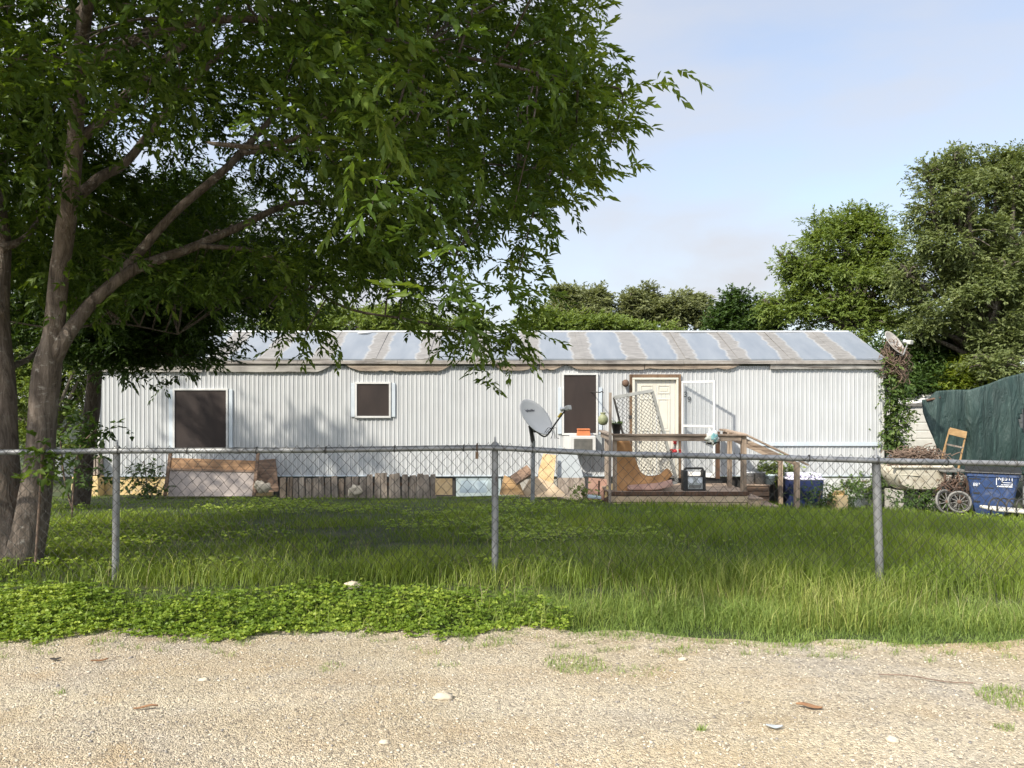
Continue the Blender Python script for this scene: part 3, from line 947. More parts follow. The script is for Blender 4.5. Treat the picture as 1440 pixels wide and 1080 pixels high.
b.box((DL, DF+0.01, -1.0), (DL+0.04, DB-0.05, DT-0.04)); b.box((DR-0.06, DF+0.01, -1.0), (DR-0.02, DB-0.05, DT-0.04)); b.box((DL+0.06, DF+0.06, -1.0), (DR-0.08, DF+0.08, DT-0.09))
b.build('under_frame', M['dark_post'], deck)
RT = dz(610)
def post(px, Y, q0, q1, w, mm, lean=0.0):
    a = P(px, q1, Y); c = P(px+lean, q0, Y)
    bb = MB(); bb.beam(a, c, w, w, (0,1,0)); return bb.build('rail_post', M[mm], deck, bevel=0.005)
post(864.5, DF+0.04, 612.5, 692, 0.085, 'postwood')
post(1045.5, DF+0.03, 611, 693, 0.105, 'postwood')
post(1009, DB-0.12, 607, 673, 0.09, 'dark_post')
post(1026, 17.3, 608, 684, 0.09, 'postwood')
post(853, DB-0.25, 608, 684, 0.09, 'greywood')
def rail(a, c, w, t, mm, nm='rail'):
    bb = MB(); bb.beam(a, c, w, t); return bb.build(nm, M[mm], deck, bevel=0.004)
rail((dx(860.5), DF-0.02, RT-0.018), (dx(1049.5), DF-0.02, RT-0.026), 0.135, 0.036, 'deckwood')
rail((dx(862.5), DF-0.035, RT-0.092), (dx(1041.5), DF-0.035, RT-0.10), 0.036, 0.11, 'deckwood')
rail((dx(860), DF+0.02, RT-0.018), (dx(860)-0.02, DB-0.02, RT+0.0), 0.13, 0.036, 'greywood')
rail((dx(860), DF+0.1, RT-0.10), (dx(860)-0.02, DB-0.02, RT-0.09), 0.036, 0.11, 'greywood')
rail((dx(1046), DF+0.07, RT-0.02), (dx(1046), DB-0.02, RT+0.03), 0.15, 0.04, 'deckwood')
rail((dx(1046), DF+0.09, RT-0.12), (dx(1046), DB-0.1, RT-0.07), 0.036, 0.11, 'deckwood')
# stair handrails
for (yo, dxo) in ((0.03, 0), (1.05, 0)):
    A = Vector((dx(1048)+0.02, DF+yo, RT-0.02)); B = Vector((dx(1137), DF+yo, dz(654)))
    rail(A, B, 0.12, 0.036, 'deckwood', 'stair_rail')
    rail(A+Vector((0,0,-0.13)), B+Vector((-0.25,0,0.02)), 0.036, 0.09, 'deckwood', 'stair_rail')
post(1097.5, DF+1.05, 646, 709, 0.09, 'postwood')
post(1120.5, DF+0.03, 650, 716, 0.10, 'postwood')
# steps to the right
for i in range(2):
    xa = DR+0.02 + 0.33*i; zt = DT-0.16*(i+1)
    b = MB(); b.box((xa, DF+0.12, zt-0.038), (xa+0.34, DF+1.0, zt)); b.build('step_tread', M['deckwood'], deck, bevel=0.004)
    b = MB(); b.box((xa+0.02, DF+0.14, -1.0), (xa+0.3, DF+0.17, zt-0.04)); b.build('step_side', M['ply'], deck, bevel=0.003)
# tall thin post strapped to the corner, with the hanging gourd
tp = MB(); tp.beam(P(857.5, 718, DF-0.13), P(858.3, 552, DF-0.13), 0.055, 0.055, (0,1,0))
o = tp.build('tall_post', M['greywood'], bevel=0.005); tag(o, 'tall thin grey wooden post tied to the left front corner of the porch', 'post')
hg = P(848, 580, DF+0.1)
gd = thing('hanging_gourd', P(848, 597, DF+0.1), 'round green gourd pot hanging on a wire beside the tall dark window', 'hanging pot')
b = MB(); b.lathe([(0.03,-0.27),(0.075,-0.255),(0.105,-0.20),(0.112,-0.15),(0.095,-0.09),(0.06,-0.055),(0.045,-0.035),(0.06,-0.02),(0.062,0.0),(0.045,0.0)], hg, 20)
b.build('pot', M['gourd'], gd)
b = MB(); top = P(846.5, 552, DF+0.1)
b.tube([hg+Vector((0,0,-0.03)), top+Vector((0.02,0,0))], 0.006, 5)
b.tube(crom([top+Vector((0.03,0,-.01)), top+Vector((0,0,0.02)), top+Vector((-0.05,0,0.0)), top+Vector((-0.05,0.3,0.01)), top+Vector((-0.05,1.66,0.03))], 4), 0.012, 6)
b.build('hook', M['dark_metal'], gd)
bp = thing('flower_pot', P(866.5, 610, DF+0.35), 'black plastic flower pot with a small green plant on the left porch rail', 'flower pot')
c = Vector((dx(866.8)+0.01, DF+0.06, RT+0.001))
b = MB(); b.lathe([(0.075,0),(0.105,0.19),(0.115,0.19),(0.115,0.22),(0.095,0.22),(0.09,0.17)], c, 20, cap=False); b.lathe([(0.093,0.165),(0.01,0.17)], c, 20); b.lathe([(0.01,0.001),(0.075,0.001)], c, 20)
bp.location = c
b.build('pot', M['black'], bp)
n = 120; az_ = RNG.random(n)*6.283
d = np.stack([np.cos(az_)*.8, np.sin(az_)*.8, RNG.uniform(0.2,1.2,n)], 1)
V, Fc, R = leaf_arrays(np.array(c)+np.stack([np.cos(az_)*.05, np.sin(az_)*.05, np.full(n,.17)],1)+d*RNG.random((n,1))*0.06, d, np.tile([0,0,1.],(n,1))+RNG.normal(0,.3,(n,3)), 0.07, 0.025, RNG.random(n))
np_thing_mesh('plant', V, Fc, R, M['vine'], bp)

# leaning gate frame with wire lattice
lf = thing('leaning_gate', P(920, 672, 17.4), 'white framed gate filled with wire mesh leaning askew against the cream door', 'gate')
A = P(863, 559, 17.0); B = P(917, 549.5, 17.35); C = P(952, 678, 17.55); D = P(896, 690, 17.2)
def gate_bar(p, q, w=0.075):
    bb = MB(); bb.beam(p, q, w, 0.03, (0,-1,0.15)); return bb.build('frame_rail', M['gatewhite'], lf, bevel=0.004)
M['gatewhite'] = dirty('grey_gate_paint', (0.27,0.27,0.25), (0.37,0.37,0.345), 4, rough=0.6)
gate_bar(A, B); gate_bar(B, C); gate_bar(C, D)
bb = MB(); bb.beam(A, D, 0.045, 0.03, (0,-1,0.15)); bb.build('frame_rail', M['dark_metal'], lf, bevel=0.003)
bb = MB()
def bil(u, v): return A*(1-u)*(1-v) + B*u*(1-v) + C*u*v + D*(1-u)*v + Vector((0,-0.012,0))
NU, NV = 10, 22
for s in (1, -1):
    for k in range(-NV, NU+NV):
        pts = []
        for j in range(0, 41):
            v = j/40; u = (k + s*v*NV)/NU if s > 0 else (k - v*NV + 0)/NU
            if 0 <= u <= 1: pts.append(bil(u, v) + Vector((0, 0.004*s*math.sin(j*1.7), 0)))
        if len(pts) > 1: bb.tube(pts, 0.0042, 4, cap=False)
bb.build('wire_mesh', M['wire'], lf, fix=False)
bb = MB(); q = bil(0.28, 0.23); bb.box((q.x-0.035, q.y-0.03, q.z-0.04), (q.x+0.035, q.y, q.z+0.04)); bb.build('latch_box', M['dark_metal'], lf, bevel=0.004)

# brown mat slumped against the railing
def sheet(rows, th=0.02, sub=5):
    """rows of 3-D points -> thick smooth sheet"""
    rows = [crom(r, sub) for r in rows]
    cols = list(zip(*rows))
    cols = [crom(c_, sub) for c_ in cols]
    g_ = np.array(cols); m_, n_ = g_.shape[:2]
    vs = g_.reshape(-1, 3).tolist()
    fs = [(i*n_+j, i*n_+j+1, (i+1)*n_+j+1, (i+1)*n_+j) for i in range(m_-1) for j in range(n_-1)]
    bb = MB(); bb.add(vs, fs, True); return bb
rows = [[P(866,619,16.75), P(872,619,16.85), P(881,619,17.0), P(884,619,17.05)],
        [P(866,642,16.75), P(874,643,16.85), P(887,645,17.0), P(893,645,17.1)],
        [P(866,668,16.75), P(877,670,16.85), P(893,671,17.0), P(904,667,17.2)],
        [P(867,685,16.72), P(884,688,16.72), P(904,684,16.85), P(926,668,17.2)],
        [P(868,689,16.66), P(888,690.5,16.6), P(915,686,16.7), P(938,659,17.1)],
        [P(870,690.4,16.62), P(892,691.0,16.56), P(922,688,16.62), P(946,668,16.9)]]
o = sheet(rows).build('floor_mat', M['mat_brown'], fix=False)
md = o.modifiers.new('thickness', 'SOLIDIFY'); md.thickness = 0.018; md.offset = 0
tag(o, 'brown woven mat slumped and curling up on the left of the porch', 'mat')
rows = [[P(884,685,16.70), P(900,684,16.72), P(925,682,16.75), P(945,677,16.78)],
        [P(882,688,16.58), P(900,687,16.58), P(925,685,16.6), P(946,680,16.62)],
        [P(885,690.5,16.53), P(900,690.5,16.53), P(925,689.5,16.55), P(944,684,16.6)]]
o = sheet(rows).build('flat_cushion', M['cushion'], fix=False)
md = o.modifiers.new('thickness', 'SOLIDIFY'); md.thickness = 0.05; md.offset = 1
tag(o, 'faded reddish brown flat cushion lying at the front edge of the porch', 'cushion')

# black carrier with silver front
rx0, rx1 = dx(962), dx(994)
rd = thing('portable_radio', ((rx0+rx1)/2, DF+0.2, DT), 'black and silver portable radio with a thick handle standing on the porch', 'radio')
zb_ = DT+0.001; H_ = 0.47
b = MB()
yf, yk = DF+0.08, DF+0.30
b.box((rx0, yf, zb_), (rx0+0.095, yk, zb_+H_-0.04)); b.box((rx1-0.06, yf, zb_), (rx1, yk, zb_+H_-0.04))
b.box((rx0+0.095, yf+0.002, zb_+H_-0.09), (rx1-0.06, yk-0.01, zb_+H_-0.05)) if False else None
b.box((rx0+0.095, yf+0.03, zb_), (rx1-0.06, yk-0.004, zb_+0.30)); b.box((rx0+0.095, yf-0.002, zb_), (rx1-0.06, yf+0.03, zb_+0.035))
b.build('body', M['black'], rd, bevel=0.01)
b = MB(); b.tube(crom([(rx0+0.05, DF+0.19, zb_+H_-0.045), (rx0+0.07, DF+0.19, zb_+H_-0.005), (rx0+0.12, DF+0.19, zb_+H_), (rx1-0.09, DF+0.19, zb_+H_), (rx1-0.05, DF+0.19, zb_+H_-0.005), (rx1-0.03, DF+0.19, zb_+H_-0.045)], 4), 0.024, 8)
b.build('handle', M['dark_metal'], rd)
b = MB(); b.box((rx0+0.10, yf+0.012, zb_+0.04), (rx1-0.065, yf+0.029, zb_+0.285)); fp = b.build('front_panel', M['silver'], rd, bevel=0.006)
for px_ in (972.5, 985):
    b = MB(); b.lathe([(0.055,0),(0.058,0.012),(0.045,0.014),(0.02,0.006),(0.001,0.012)], (dx(px_), yf+0.012, zb_+0.205), 20, Matrix.Rotation(math.radians(90),3,'X'))
    b.build('speaker', M['print'], fp)
b = MB(); b.box((rx0+0.13, yf+0.006, zb_+0.06), (rx1-0.09, yf+0.012, zb_+0.125)); b.build('dial', M['acgrille'], fp)

# white and teal cloth bundle on the handrail
cb = thing('cloth_bundle', (dx(1000), DF-0.02, RT), 'white and teal cloth bundle draped over the front porch rail', 'cloth')
def blob(c, r, amp, seed, nu=20, nv=14, sx=1, sy=1, sz=1):
    bb = MB(); vs = []
    for i in range(nv+1):
        th = math.pi*i/nv
        for j in range(nu):
            a = 2*math.pi*j/nu
            d_ = Vector((math.sin(th)*math.cos(a), math.sin(th)*math.sin(a), math.cos(th)))
            q = r*(1 + amp*mnoise.noise(d_*1.9 + Vector((seed,seed*2,0))) + amp*0.5*mnoise.noise(d_*4.5 + Vector((seed,0,seed))))
            vs.append(Vector(c) + Vector((d_.x*sx, d_.y*sy, d_.z*sz))*q)
    fs = [(i*nu+j, (i+1)*nu+j, (i+1)*nu+(j+1)%nu, i*nu+(j+1)%nu) for i in range(nv) for j in range(nu)]
    bb.add(vs, fs, True); return bb
blob((dx(1000), DF-0.05, dz(614.0)), 0.125, 0.75, 3.3, sx=0.95, sy=0.8, sz=1.1).build('cloth', M['cloth'], cb)
blob((dx(1002), DF-0.115, dz(614.5)), 0.075, 0.7, 8.1, sx=0.8, sy=0.7, sz=1.25).build('teal_patch', M['teal'], cb)
blob((dx(1000), DF-0.02, dz(622.5)), 0.11, 0.3, 5.1, sx=1.2, sy=0.9, sz=0.32).build('dark_base', M['black'], cb)

# buckets and a low crate by the steps
cr_ = thing('wooden_crate', (dx(1075), DF+0.65, gz(5.3,17)), 'low wooden crate under the metal buckets beside the porch steps', 'crate')
KB = (DF+0.7)/F
bx0, bx1, bz1 = (1058-CX)*KB, (1089-CX)*KB, CAMZ-(684-HZ)*KB
b = MB(); b.box((bx0-0.02, DF+1.05, bz1-0.03), (bx1+0.02, DF+1.55, bz1)); b.build('lid', M['deckwood'], cr_, bevel=0.004)
b = MB()
for i in range(3):
    z = bz1-0.135-0.12*i
    b.box((bx0+0.011, DF+1.07, z), (bx1-0.011, DF+1.09, z+0.10)); b.box((bx0+0.011, DF+1.51, z), (bx1-0.011, DF+1.53, z+0.10))
b.box((bx1-0.01, DF+1.07, -1.0), (bx1+0.008, DF+1.53, bz1-0.031)); b.box((bx0-0.008, DF+1.07, -1.0), (bx0+0.01, DF+1.53, bz1-0.031))
b.build('slat', M['brownboard'], cr_, bevel=0.003)
for (px_, w_, h_, yy, mm, lab) in ((1053, .13, .27, 1.25, 'alu', 'dull grey metal bucket on the crate, nearest the porch'), (1068, .125, .27, 1.2, 'galv', 'galvanised metal bucket in the middle of the crate by the porch steps'), (1082, .125, .21, 1.22, 'foam', 'pale teal plastic bucket at the right end of the crate')):
    yc = DF+yy; cc = Vector(((px_-CX)*yc/F, yc, bz1+0.001))
    t_ = thing('bucket', cc, lab, 'bucket', 'buckets on the crate by the steps')
    b = MB(); b.lathe([(0.001,0),(w_*0.82,0),(w_,h_),(w_+0.012,h_),(w_+0.012,h_-0.02),(w_-0.002,h_-0.03),(w_*0.84,0.02),(0.001,0.02)], cc, 22, cap=False); b.build('pail', M[mm], t_)
    b = MB(); b.tube(crom([cc+Vector((-w_-.01,0,h_-.02)), cc+Vector((-w_*.7,-w_*.8,h_-.07)), cc+Vector((0,-w_*1.1,h_-.1)), cc+Vector((w_*.7,-w_*.8,h_-.07)), cc+Vector((w_+.01,0,h_-.02))],4), 0.005, 5); b.build('handle', M['dark_metal'], t_)

# navy tote with lilac lid
yt = 17.55; KT = yt/F
nb = thing('storage_tote', ((1130-CX)*KT, yt, gz(6.4,yt)), 'navy blue storage tote with a pale lilac lid behind the stair post', 'storage box')
tx0, tx1 = (1105-CX)*KT, (1153-CX)*KT
zt_, zl_ = CAMZ-(674-HZ)*KT, CAMZ-(665-HZ)*KT
b = MB()
zb0 = gz(6.4, yt)-0.03
b.prism([(tx0+0.03, yt-0.2, zb0), (tx1-0.03, yt-0.2, zb0), (tx1, yt-0.24, zt_), (tx0, yt-0.24, zt_)], (0,0.48,0)); b.build('box', M['navy'], nb, bevel=0.02)
b = MB(); b.box((tx0-0.02, yt-0.26, zt_+0.001), (tx1+0.02, yt+0.27, zt_+0.05))
for i in range(3):
    xa = tx0 + 0.03 + (tx1-tx0-0.06)/3*i
    b.box((xa+0.015, yt-0.23, zt_+0.05), (xa+(tx1-tx0-0.06)/3-0.015, yt+0.24, zl_))
b.build('lid', M['lilac'], nb, bevel=0.03)

#@@YARD
# ------------------------------------------------------------------ satellite dish on a pole in the yard
def dish(name, label, centre, nrm_, rad, matname, pole_pts, pole_r, feed, text=None, depth=0.13, squash=0.92, arm_from=-1.0, arm_mat='dark_metal'):
    t_ = thing(name, pole_pts[0], label, 'satellite dish')
    Z = Vector(nrm_).normalized()
    X = Vector((0,0,1)).cross(Z).normalized(); Yv = Z.cross(X)
    R3 = Matrix((X, Yv, Z)).transposed()
    b = MB(); n_ = 40; rings = 10; vs = []
    for side in (0, 1):
        for i in range(rings+1):
            r_ = rad*i/rings
            for k_ in range(n_):
                a_ = 2*math.pi*k_/n_
                h_ = depth*(i/rings)**2 - (0.012 if side else 0)
                vs.append(Vector(centre) + R3 @ Vector((r_*math.cos(a_)*squash, r_*math.sin(a_), h_)))
    fs = []
    base = (rings+1)*n_
    for sgn in (0, 1):
        o_ = base*sgn
        for i in range(rings):
            for k_ in range(n_):
                k2 = (k_+1) % n_
                f_ = (o_+i*n_+k_, o_+i*n_+k2, o_+(i+1)*n_+k2, o_+(i+1)*n_+k_)
                fs.append(f_ if not sgn else f_[::-1])
    for k_ in range(n_):
        k2 = (k_+1) % n_
        fs.append((rings*n_+k_, rings*n_+k2, base+rings*n_+k2, base+rings*n_+k_))
    b.add(vs, fs, True)
    d_ = b.build('reflector', M[matname], t_, fix=False)
    bot = Vector(centre) + R3 @ Vector((0, -rad*0.98, depth*0.9))
    back = Vector(centre) - Z*0.10
    b = MB(); b.tube(pole_pts, pole_r, 12); b.build('pole', M['galv'], t_)
    b = MB(); p1 = Vector(pole_pts[-1])
    b.beam(p1-Vector((0,0,0.05)), back + Vector((0,0,-0.06)), 0.055, 0.07); b.beam(back+R3 @ Vector((0,-rad*0.55,0.0)), back+R3 @ Vector((0,rad*0.3,0.0)), 0.07, 0.04, Z)
    b.build('bracket', M['dark_metal'], t_, bevel=0.006)
    b = MB(); b.tube(crom([back+R3 @ Vector((0,-rad*0.6,0.03)), bot+R3 @ Vector((0,-0.03,-0.02)), (bot*0.5+Vector(feed)*0.5)+Vector((0,0,-0.02)), feed], 5), 0.016, 8); b.build('feed_arm', M[arm_mat], t_)
    b = MB(); fd = (Vector(centre)+Z*0.15 - Vector(feed)).normalized()
    b.beam(Vector(feed)-fd*0.08, Vector(feed)+fd*0.02, 0.11, 0.09)
    hd = b.build('feed_head', M['dish'], t_, bevel=0.012)
    Q = fd.to_track_quat('Z','Y').to_matrix()
    b = MB(); b.lathe([(0.03,0.0),(0.03,0.05),(0.05,0.10),(0.048,0.105)], Vector(feed)+fd*0.02, 14, Q); b.build('horn', M['alu'], hd)
    return t_, R3, d_
YD = 15.6; KY = YD/F
dc = P(750, 590, YD)
base = Vector(((749-CX)*KY, YD+0.10, gz(0.4,YD)-0.05))
t_, R3, _ = dish('satellite_dish', 'large grey satellite dish with printed lettering on a steel pole in the yard', dc, (0.60,-0.54,0.59), 0.43, 'dish',
     [base, P(750, 620, YD+0.10)], 0.042, P(797, 574, YD-0.45), depth=0.10)
lt = R3 @ Vector((-0.02, 0.20, 0.0)) + dc + (R3 @ Vector((0,0,1)))*0.034
o = text_mesh('lettering', 'HughesNet', 0.075, M['print_grey'], t_, lt)
o.rotation_euler = R3.to_euler()
tilt = Matrix.Rotation(math.radians(-7),3,'X')
o.rotation_euler = (R3 @ Matrix.Rotation(math.radians(13),3,'X')).to_euler()
b = MB(); fpt = P(796,575,YD-0.42)
yb_ = (fpt*0.62 + (dc + R3 @ Vector((0,-0.4,0.1)))*0.38)
b.tube([yb_+Vector((0,-0.03,0.02)), yb_*0.6+fpt*0.4+Vector((0,-0.03,0.03))], 0.022, 8); b.build('yellow_tag', M['yellow'], t_)
b = MB()
for s_ in range(3):
    q_ = dc + R3 @ Vector((0.05*s_-0.05,-0.40,0.12)); b.tube(crom([q_, q_+Vector((0.08+0.04*s_,-0.05,0.10)), q_+Vector((0.16,-0.05,0.02-0.05*s_)), q_+Vector((0.12+.05*s_,-.05,-.12))],5), 0.006, 5)
b.build('cable', M['black'], t_)
# old dish on a mast by the roof corner
mx_ = P(1246, 560, HY+0.15)
dish('old_satellite_dish', 'small weathered satellite dish on a mast at the right roof corner above the vine', P(1255.5, 484, HY-0.1), (0.50,-0.68,0.54), 0.325, 'dish_old',
     [Vector((XR+0.09, HY+0.12, -0.8)), Vector((XR+0.11, HY+0.12, 1.2)), P(1252, 497, HY+0.10)], 0.03, P(1278, 481, HY-0.45), depth=0.07, arm_mat='alu')

# ------------------------------------------------------------------ junk along the wall
YJ = 17.4; KJ = YJ/F
def jx(px, Y=None): Y = Y or YJ; return (px-CX)*Y/F
def jz(py, Y=None): Y = Y or YJ; return CAMZ-(py-HZ)*Y/F
# headboard-like frame leaning on the wall
hb = thing('discarded_headboard', (jx(297), YJ, gz(jx(297), YJ)), 'brown wooden frame holding a grey panel, leaning on the wall under the left window', 'headboard')
def lean(px, py):   # a plane leaning back
    t = (700-py)/60.0
    return P(px, py, YJ - 0.15 + 0.45*t)
b = MB(); b.beam(lean(232,697), lean(240,636), 0.07, 0.05, (0,-1,0)); b.build('side_rail', M['brownboard'], hb, bevel=0.004)
b = MB(); b.beam(lean(357,697), lean(363,637), 0.07, 0.05, (0,-1,0)); b.build('side_rail', M['brownboard'], hb, bevel=0.004)
M['paneltop'] = wood('panel_brown', (0.30,0.17,0.085), (0.45,0.28,0.15), 0)
M['panelgrey'] = dirty('panel_grey', (0.26,0.22,0.20), (0.37,0.32,0.29), 3, rough=0.8)
b = MB(); b.prism([lean(239,659.5), lean(358,661.5), lean(360,648), lean(241,644)], (0,0.03,0.0)); b.build('top_board', M['paneltop'], hb, bevel=0.004)
b = MB(); b.prism([lean(236,698), lean(357,698), lean(358,664), lean(238,661)], (0,0.03,0)); b.build('lower_panel', M['panelgrey'], hb, bevel=0.004)
b = MB(); b.prism([v + Vector((0,-0.025,0)) for v in (lean(238,661), lean(358,664), lean(358,661.5), lean(238.5,658.5))], (0,0.02,0)); b.build('moulding', M['brownboard'], hb)
# brown plank by it
b = MB(); b.prism([P(360,694,YJ+0.15), P(392,691,YJ+0.15), P(387,645,YJ+0.55), P(364,647,YJ+0.55)], (0,0.035,0))
o = b.build('leaning_board', M['brownboard'], bevel=0.004); tag(o, 'dark brown board leaning on the wall right of the framed panel', 'board')
# rocks in the yard
for (px_, py_, Y_, r_, sz_, lab) in ((365,683,17.05,0.11,1.0,'pale limestone rock stacked at the foot of the dark brown board'), (371,686,16.95,0.13,0.8,'larger flat limestone rock beside the dark brown board'), (499,691,16.9,0.13,1.0,'single pale round rock in the grass before the picket edging'), (495,823,5.75,0.06,0.45,'flat pale stone in the shaded grass near the fence')):
    c_ = P(px_, py_, Y_)
    o = blob(c_, r_, 0.5, px_*0.1, 14, 10, 1.1, 0.9, sz_).build('rock', M['rock']); tag(o, lab, 'rock', 'rocks in the yard')
# picket edging: each slat a part
pk = thing('picket_edging', (jx(500), YJ, gz(jx(500),YJ)), 'low edging of uneven grey wooden pickets along the wall', 'picket fence')
x_ = jx(393); k = 0
while x_ < jx(611):
    w_ = random.uniform(0.105, 0.145)
    if 0 < k and random.random() < 0.03: x_ += 0.06
    h_ = jz(666 if x_ > jx(505) else 671) + random.uniform(-0.03, 0.03)
    b = MB()
    zz = gz(x_, YJ)-0.08
    c4 = 0.03
    b.prism([(x_, YJ, zz), (x_+w_, YJ, zz), (x_+w_, YJ, h_-c4*random.random()), (x_+w_-0.02, YJ, h_), (x_+0.015, YJ, h_-random.uniform(0,.015)), (x_, YJ, h_-c4)], (0,0.022,0))
    lean_ = Matrix.Rotation(random.uniform(-0.035,0.035), 3, 'Y')
    pv = Vector((x_+w_/2, YJ, zz)); off = random.uniform(-.02,.02)
    b.v = [tuple(pv + lean_ @ (Vector(q) - pv) + Vector((0, off, 0))) for q in b.v]
    b.build('picket', M['greywood'] if random.random() > 0.15 else M['postwood'], pk, bevel=0.003)
    x_ += w_ + random.uniform(0.012, 0.04); k += 1
b = MB(); b.box((jx(393), YJ+0.05, jz(684)), (jx(611), YJ+0.09, jz(679))); b.build('backing_rail', M['dark_post'], pk)
# particle board, foam, planks
b = MB(); b.prism([P(612,696,17.3), P(636,696,17.3), P(636,673,17.4), P(612,673,17.4)], (0,0.02,0)); o = b.build('particle_board', M['osb'], bevel=0.003); tag(o, 'small square of tan particle board at the right end of the picket edging', 'board')
b = MB(); b.prism([P(646,693,17.75), P(684,693,17.75), P(686,676,17.9), P(648,676,17.9)], (0,0.03,0)); o = b.build('foam_sheet', M['foam'], bevel=0.003); tag(o, 'pale blue foam sheet propped on the skirting behind the middle fence post', 'foam sheet')
b = MB(); b.prism([P(702,696,16.9), P(738,696,16.9), P(730,678,17.1), P(709,668,17.2)], (0,0.03,0)); o = b.build('orange_board', M['orange_wood'], bevel=0.003); tag(o, 'bright orange-brown board on edge left of the dish pole', 'board')
b = MB(); b.beam(P(722,676,16.85), P(746,660,16.9), 0.35, 0.05, (-0.5,-0.55,0.7)); o = b.build('tilted_plank', M['brownboard'], bevel=0.004); tag(o, 'dark underside of a tilted plank left of the dish pole', 'plank')
b = MB(); b.prism([P(730,699,17.0), P(800,699,17.0), P(778,680,17.15), P(748,668,17.2)], (0,0.03,0)); o = b.build('plywood_scrap', M['ply'], bevel=0.003); tag(o, 'low scrap of tan plywood in the grass behind the dish pole', 'plywood')
b = MB(); b.prism([P(757,692,17.35), P(777,692,17.35), P(782,640,17.7), P(764,638,17.7), P(757,664,17.5)], (0,0.03,0)); o = b.build('plywood_sheet', M['osb'], bevel=0.003); tag(o, 'upright tan sheet of particle board right of the dish pole', 'plywood')
b = MB(); b.prism([P(783,680,17.7), P(823,680,17.7), P(812,640,17.9), P(801,638,17.9), P(785,625,17.95)], (0,0.02,0)); o = b.build('grey_sheet', M['grey_board'], bevel=0.003); tag(o, 'grey sheet leaning on the wall below the air conditioner', 'board')
b = MB(); b.prism([P(783,703,17.5), P(825,703,17.5), P(822,672,17.65), P(784,672,17.6)], (0,0.04,0)); o = b.build('brown_panel', M['greywood'], bevel=0.003); tag(o, 'dull brown panel under the air conditioner', 'panel')
b = MB(); b.prism([P(826,703,17.5), P(856,703,17.5), P(853,674,17.65), P(828,672,17.6)], (0,0.04,0)); o = b.build('pink_panel', M['cushion'], bevel=0.003); tag(o, 'pinkish brown panel beside the left porch corner', 'panel')
b = MB(); b.beam(P(842,703,16.8), P(842.5,676,16.8), 0.035, 0.035, (0,1,0)); o = b.build('wooden_stake', M['dark_post'], bevel=0.003); tag(o, 'dark stake standing in the weeds left of the porch', 'stake')
b = MB(); b.box((jx(826,16.5), 16.4, jz(700,16.4)-.02), (jx(845,16.5), 16.7, jz(698,16.4)), Matrix.Rotation(0.08,3,'Y')); o = b.build('plastic_tray', M['foam'], bevel=0.01); tag(o, 'pale blue plastic tray lying in the weeds left of the porch', 'tray')
b = MB(); b.prism([P(850,700,16.8), P(868,694,16.7), P(866,678,16.9), P(853,684,16.9)], (0,0.03,0)); o = b.build('yellow_scrap', M['yellow_skirt'], bevel=0.003); tag(o, 'dull yellow scrap wedged behind the tall porch post', 'scrap')
# left end: yellow slab leaning and a vent block
b = MB(); b.prism([P(100,690,18.0), P(123,690,18.0), P(123,643,18.4), P(118,645,18.4), P(101,672,18.1)], (0,0.08,0)); o = b.build('yellow_slab', M['yellow_skirt'], bevel=0.01); tag(o, 'yellowish slab leaning at the left end of the mobile home', 'slab')
b = MB()
for i in range(4): b.box((jx(124,18.1)+0.07*i, 18.05, jz(668,18.1)), (jx(124,18.1)+0.07*i+0.045, 18.2, jz(642,18.1)))
b.box((jx(123,18.1), 18.16, jz(669,18.1)), (jx(140,18.1), 18.26, jz(641,18.1))); o = b.build('louvred_crate', M['greywood'], bevel=0.003)
b2 = o; o['label'] = 'small grey slatted crate on the ledge at the left end of the mobile home'; o['category'] = 'crate'
b = MB(); b.box((jx(122,18.1), 18.0, gz(-9.8,18)-.1), (jx(141,18.1), 18.28, jz(669.3,18.1))); o = b.build('stone_ledge', M['yellow_skirt'], bevel=0.01); tag(o, 'low yellow ledge at the left end wall under the grey crate', 'ledge')
# orange carton in the weeds on the right
YC = 16.7
cx_ = thing('cardboard_box', P(1181, 706, YC), 'tan cardboard box lying in the weeds near the right end of the home', 'cardboard box')
b = MB(); b.box((jx(1170,YC), YC-0.15, gz(7,YC)), (jx(1187,YC), YC+0.2, jz(696,YC)), Matrix.Rotation(0.25,3,'Z')); b.build('carton', M['carton'], cx_, bevel=0.004)
b = MB(); q = P(1170,696,YC); b.prism([q, q+Vector((0.30,0.02,0.0)), q+Vector((0.24,-0.05,0.10)), q+Vector((0.03,-0.05,0.10))], (0,0.008,0)); b.build('flap', M['carton'], cx_)

# ------------------------------------------------------------------ the right-hand pile
YT = 17.3
tb = thing('old_tub', P(1292, 700, YT), 'large cream rounded tub standing under dry brown vines by the home', 'tub')
b = MB()
x0_, x1_ = jx(1250,YT), jx(1333,YT); zt0 = jz(656,YT); zb0 = jz(692,YT)
sec = [(0.0,1.0),(0.04,0.55),(0.12,0.2),(0.28,0.03),(0.5,0.0),(0.75,0.02),(0.9,0.22),(0.96,0.6),(1.0,1.0)]
outer = [(x0_+(x1_-x0_)*u, zb0+(zt0-zb0)*v_) for u, v_ in sec]
inner = [(x0_+0.05+(x1_-x0_-0.10)*u, zb0+0.05+(zt0-zb0-0.05)*v_) for u, v_ in sec]
ring = [Vector((x, YT-0.1, z)) for x, z in outer] + [Vector((x, YT-0.1, z)) for x, z in inner[::-1]]
body = []
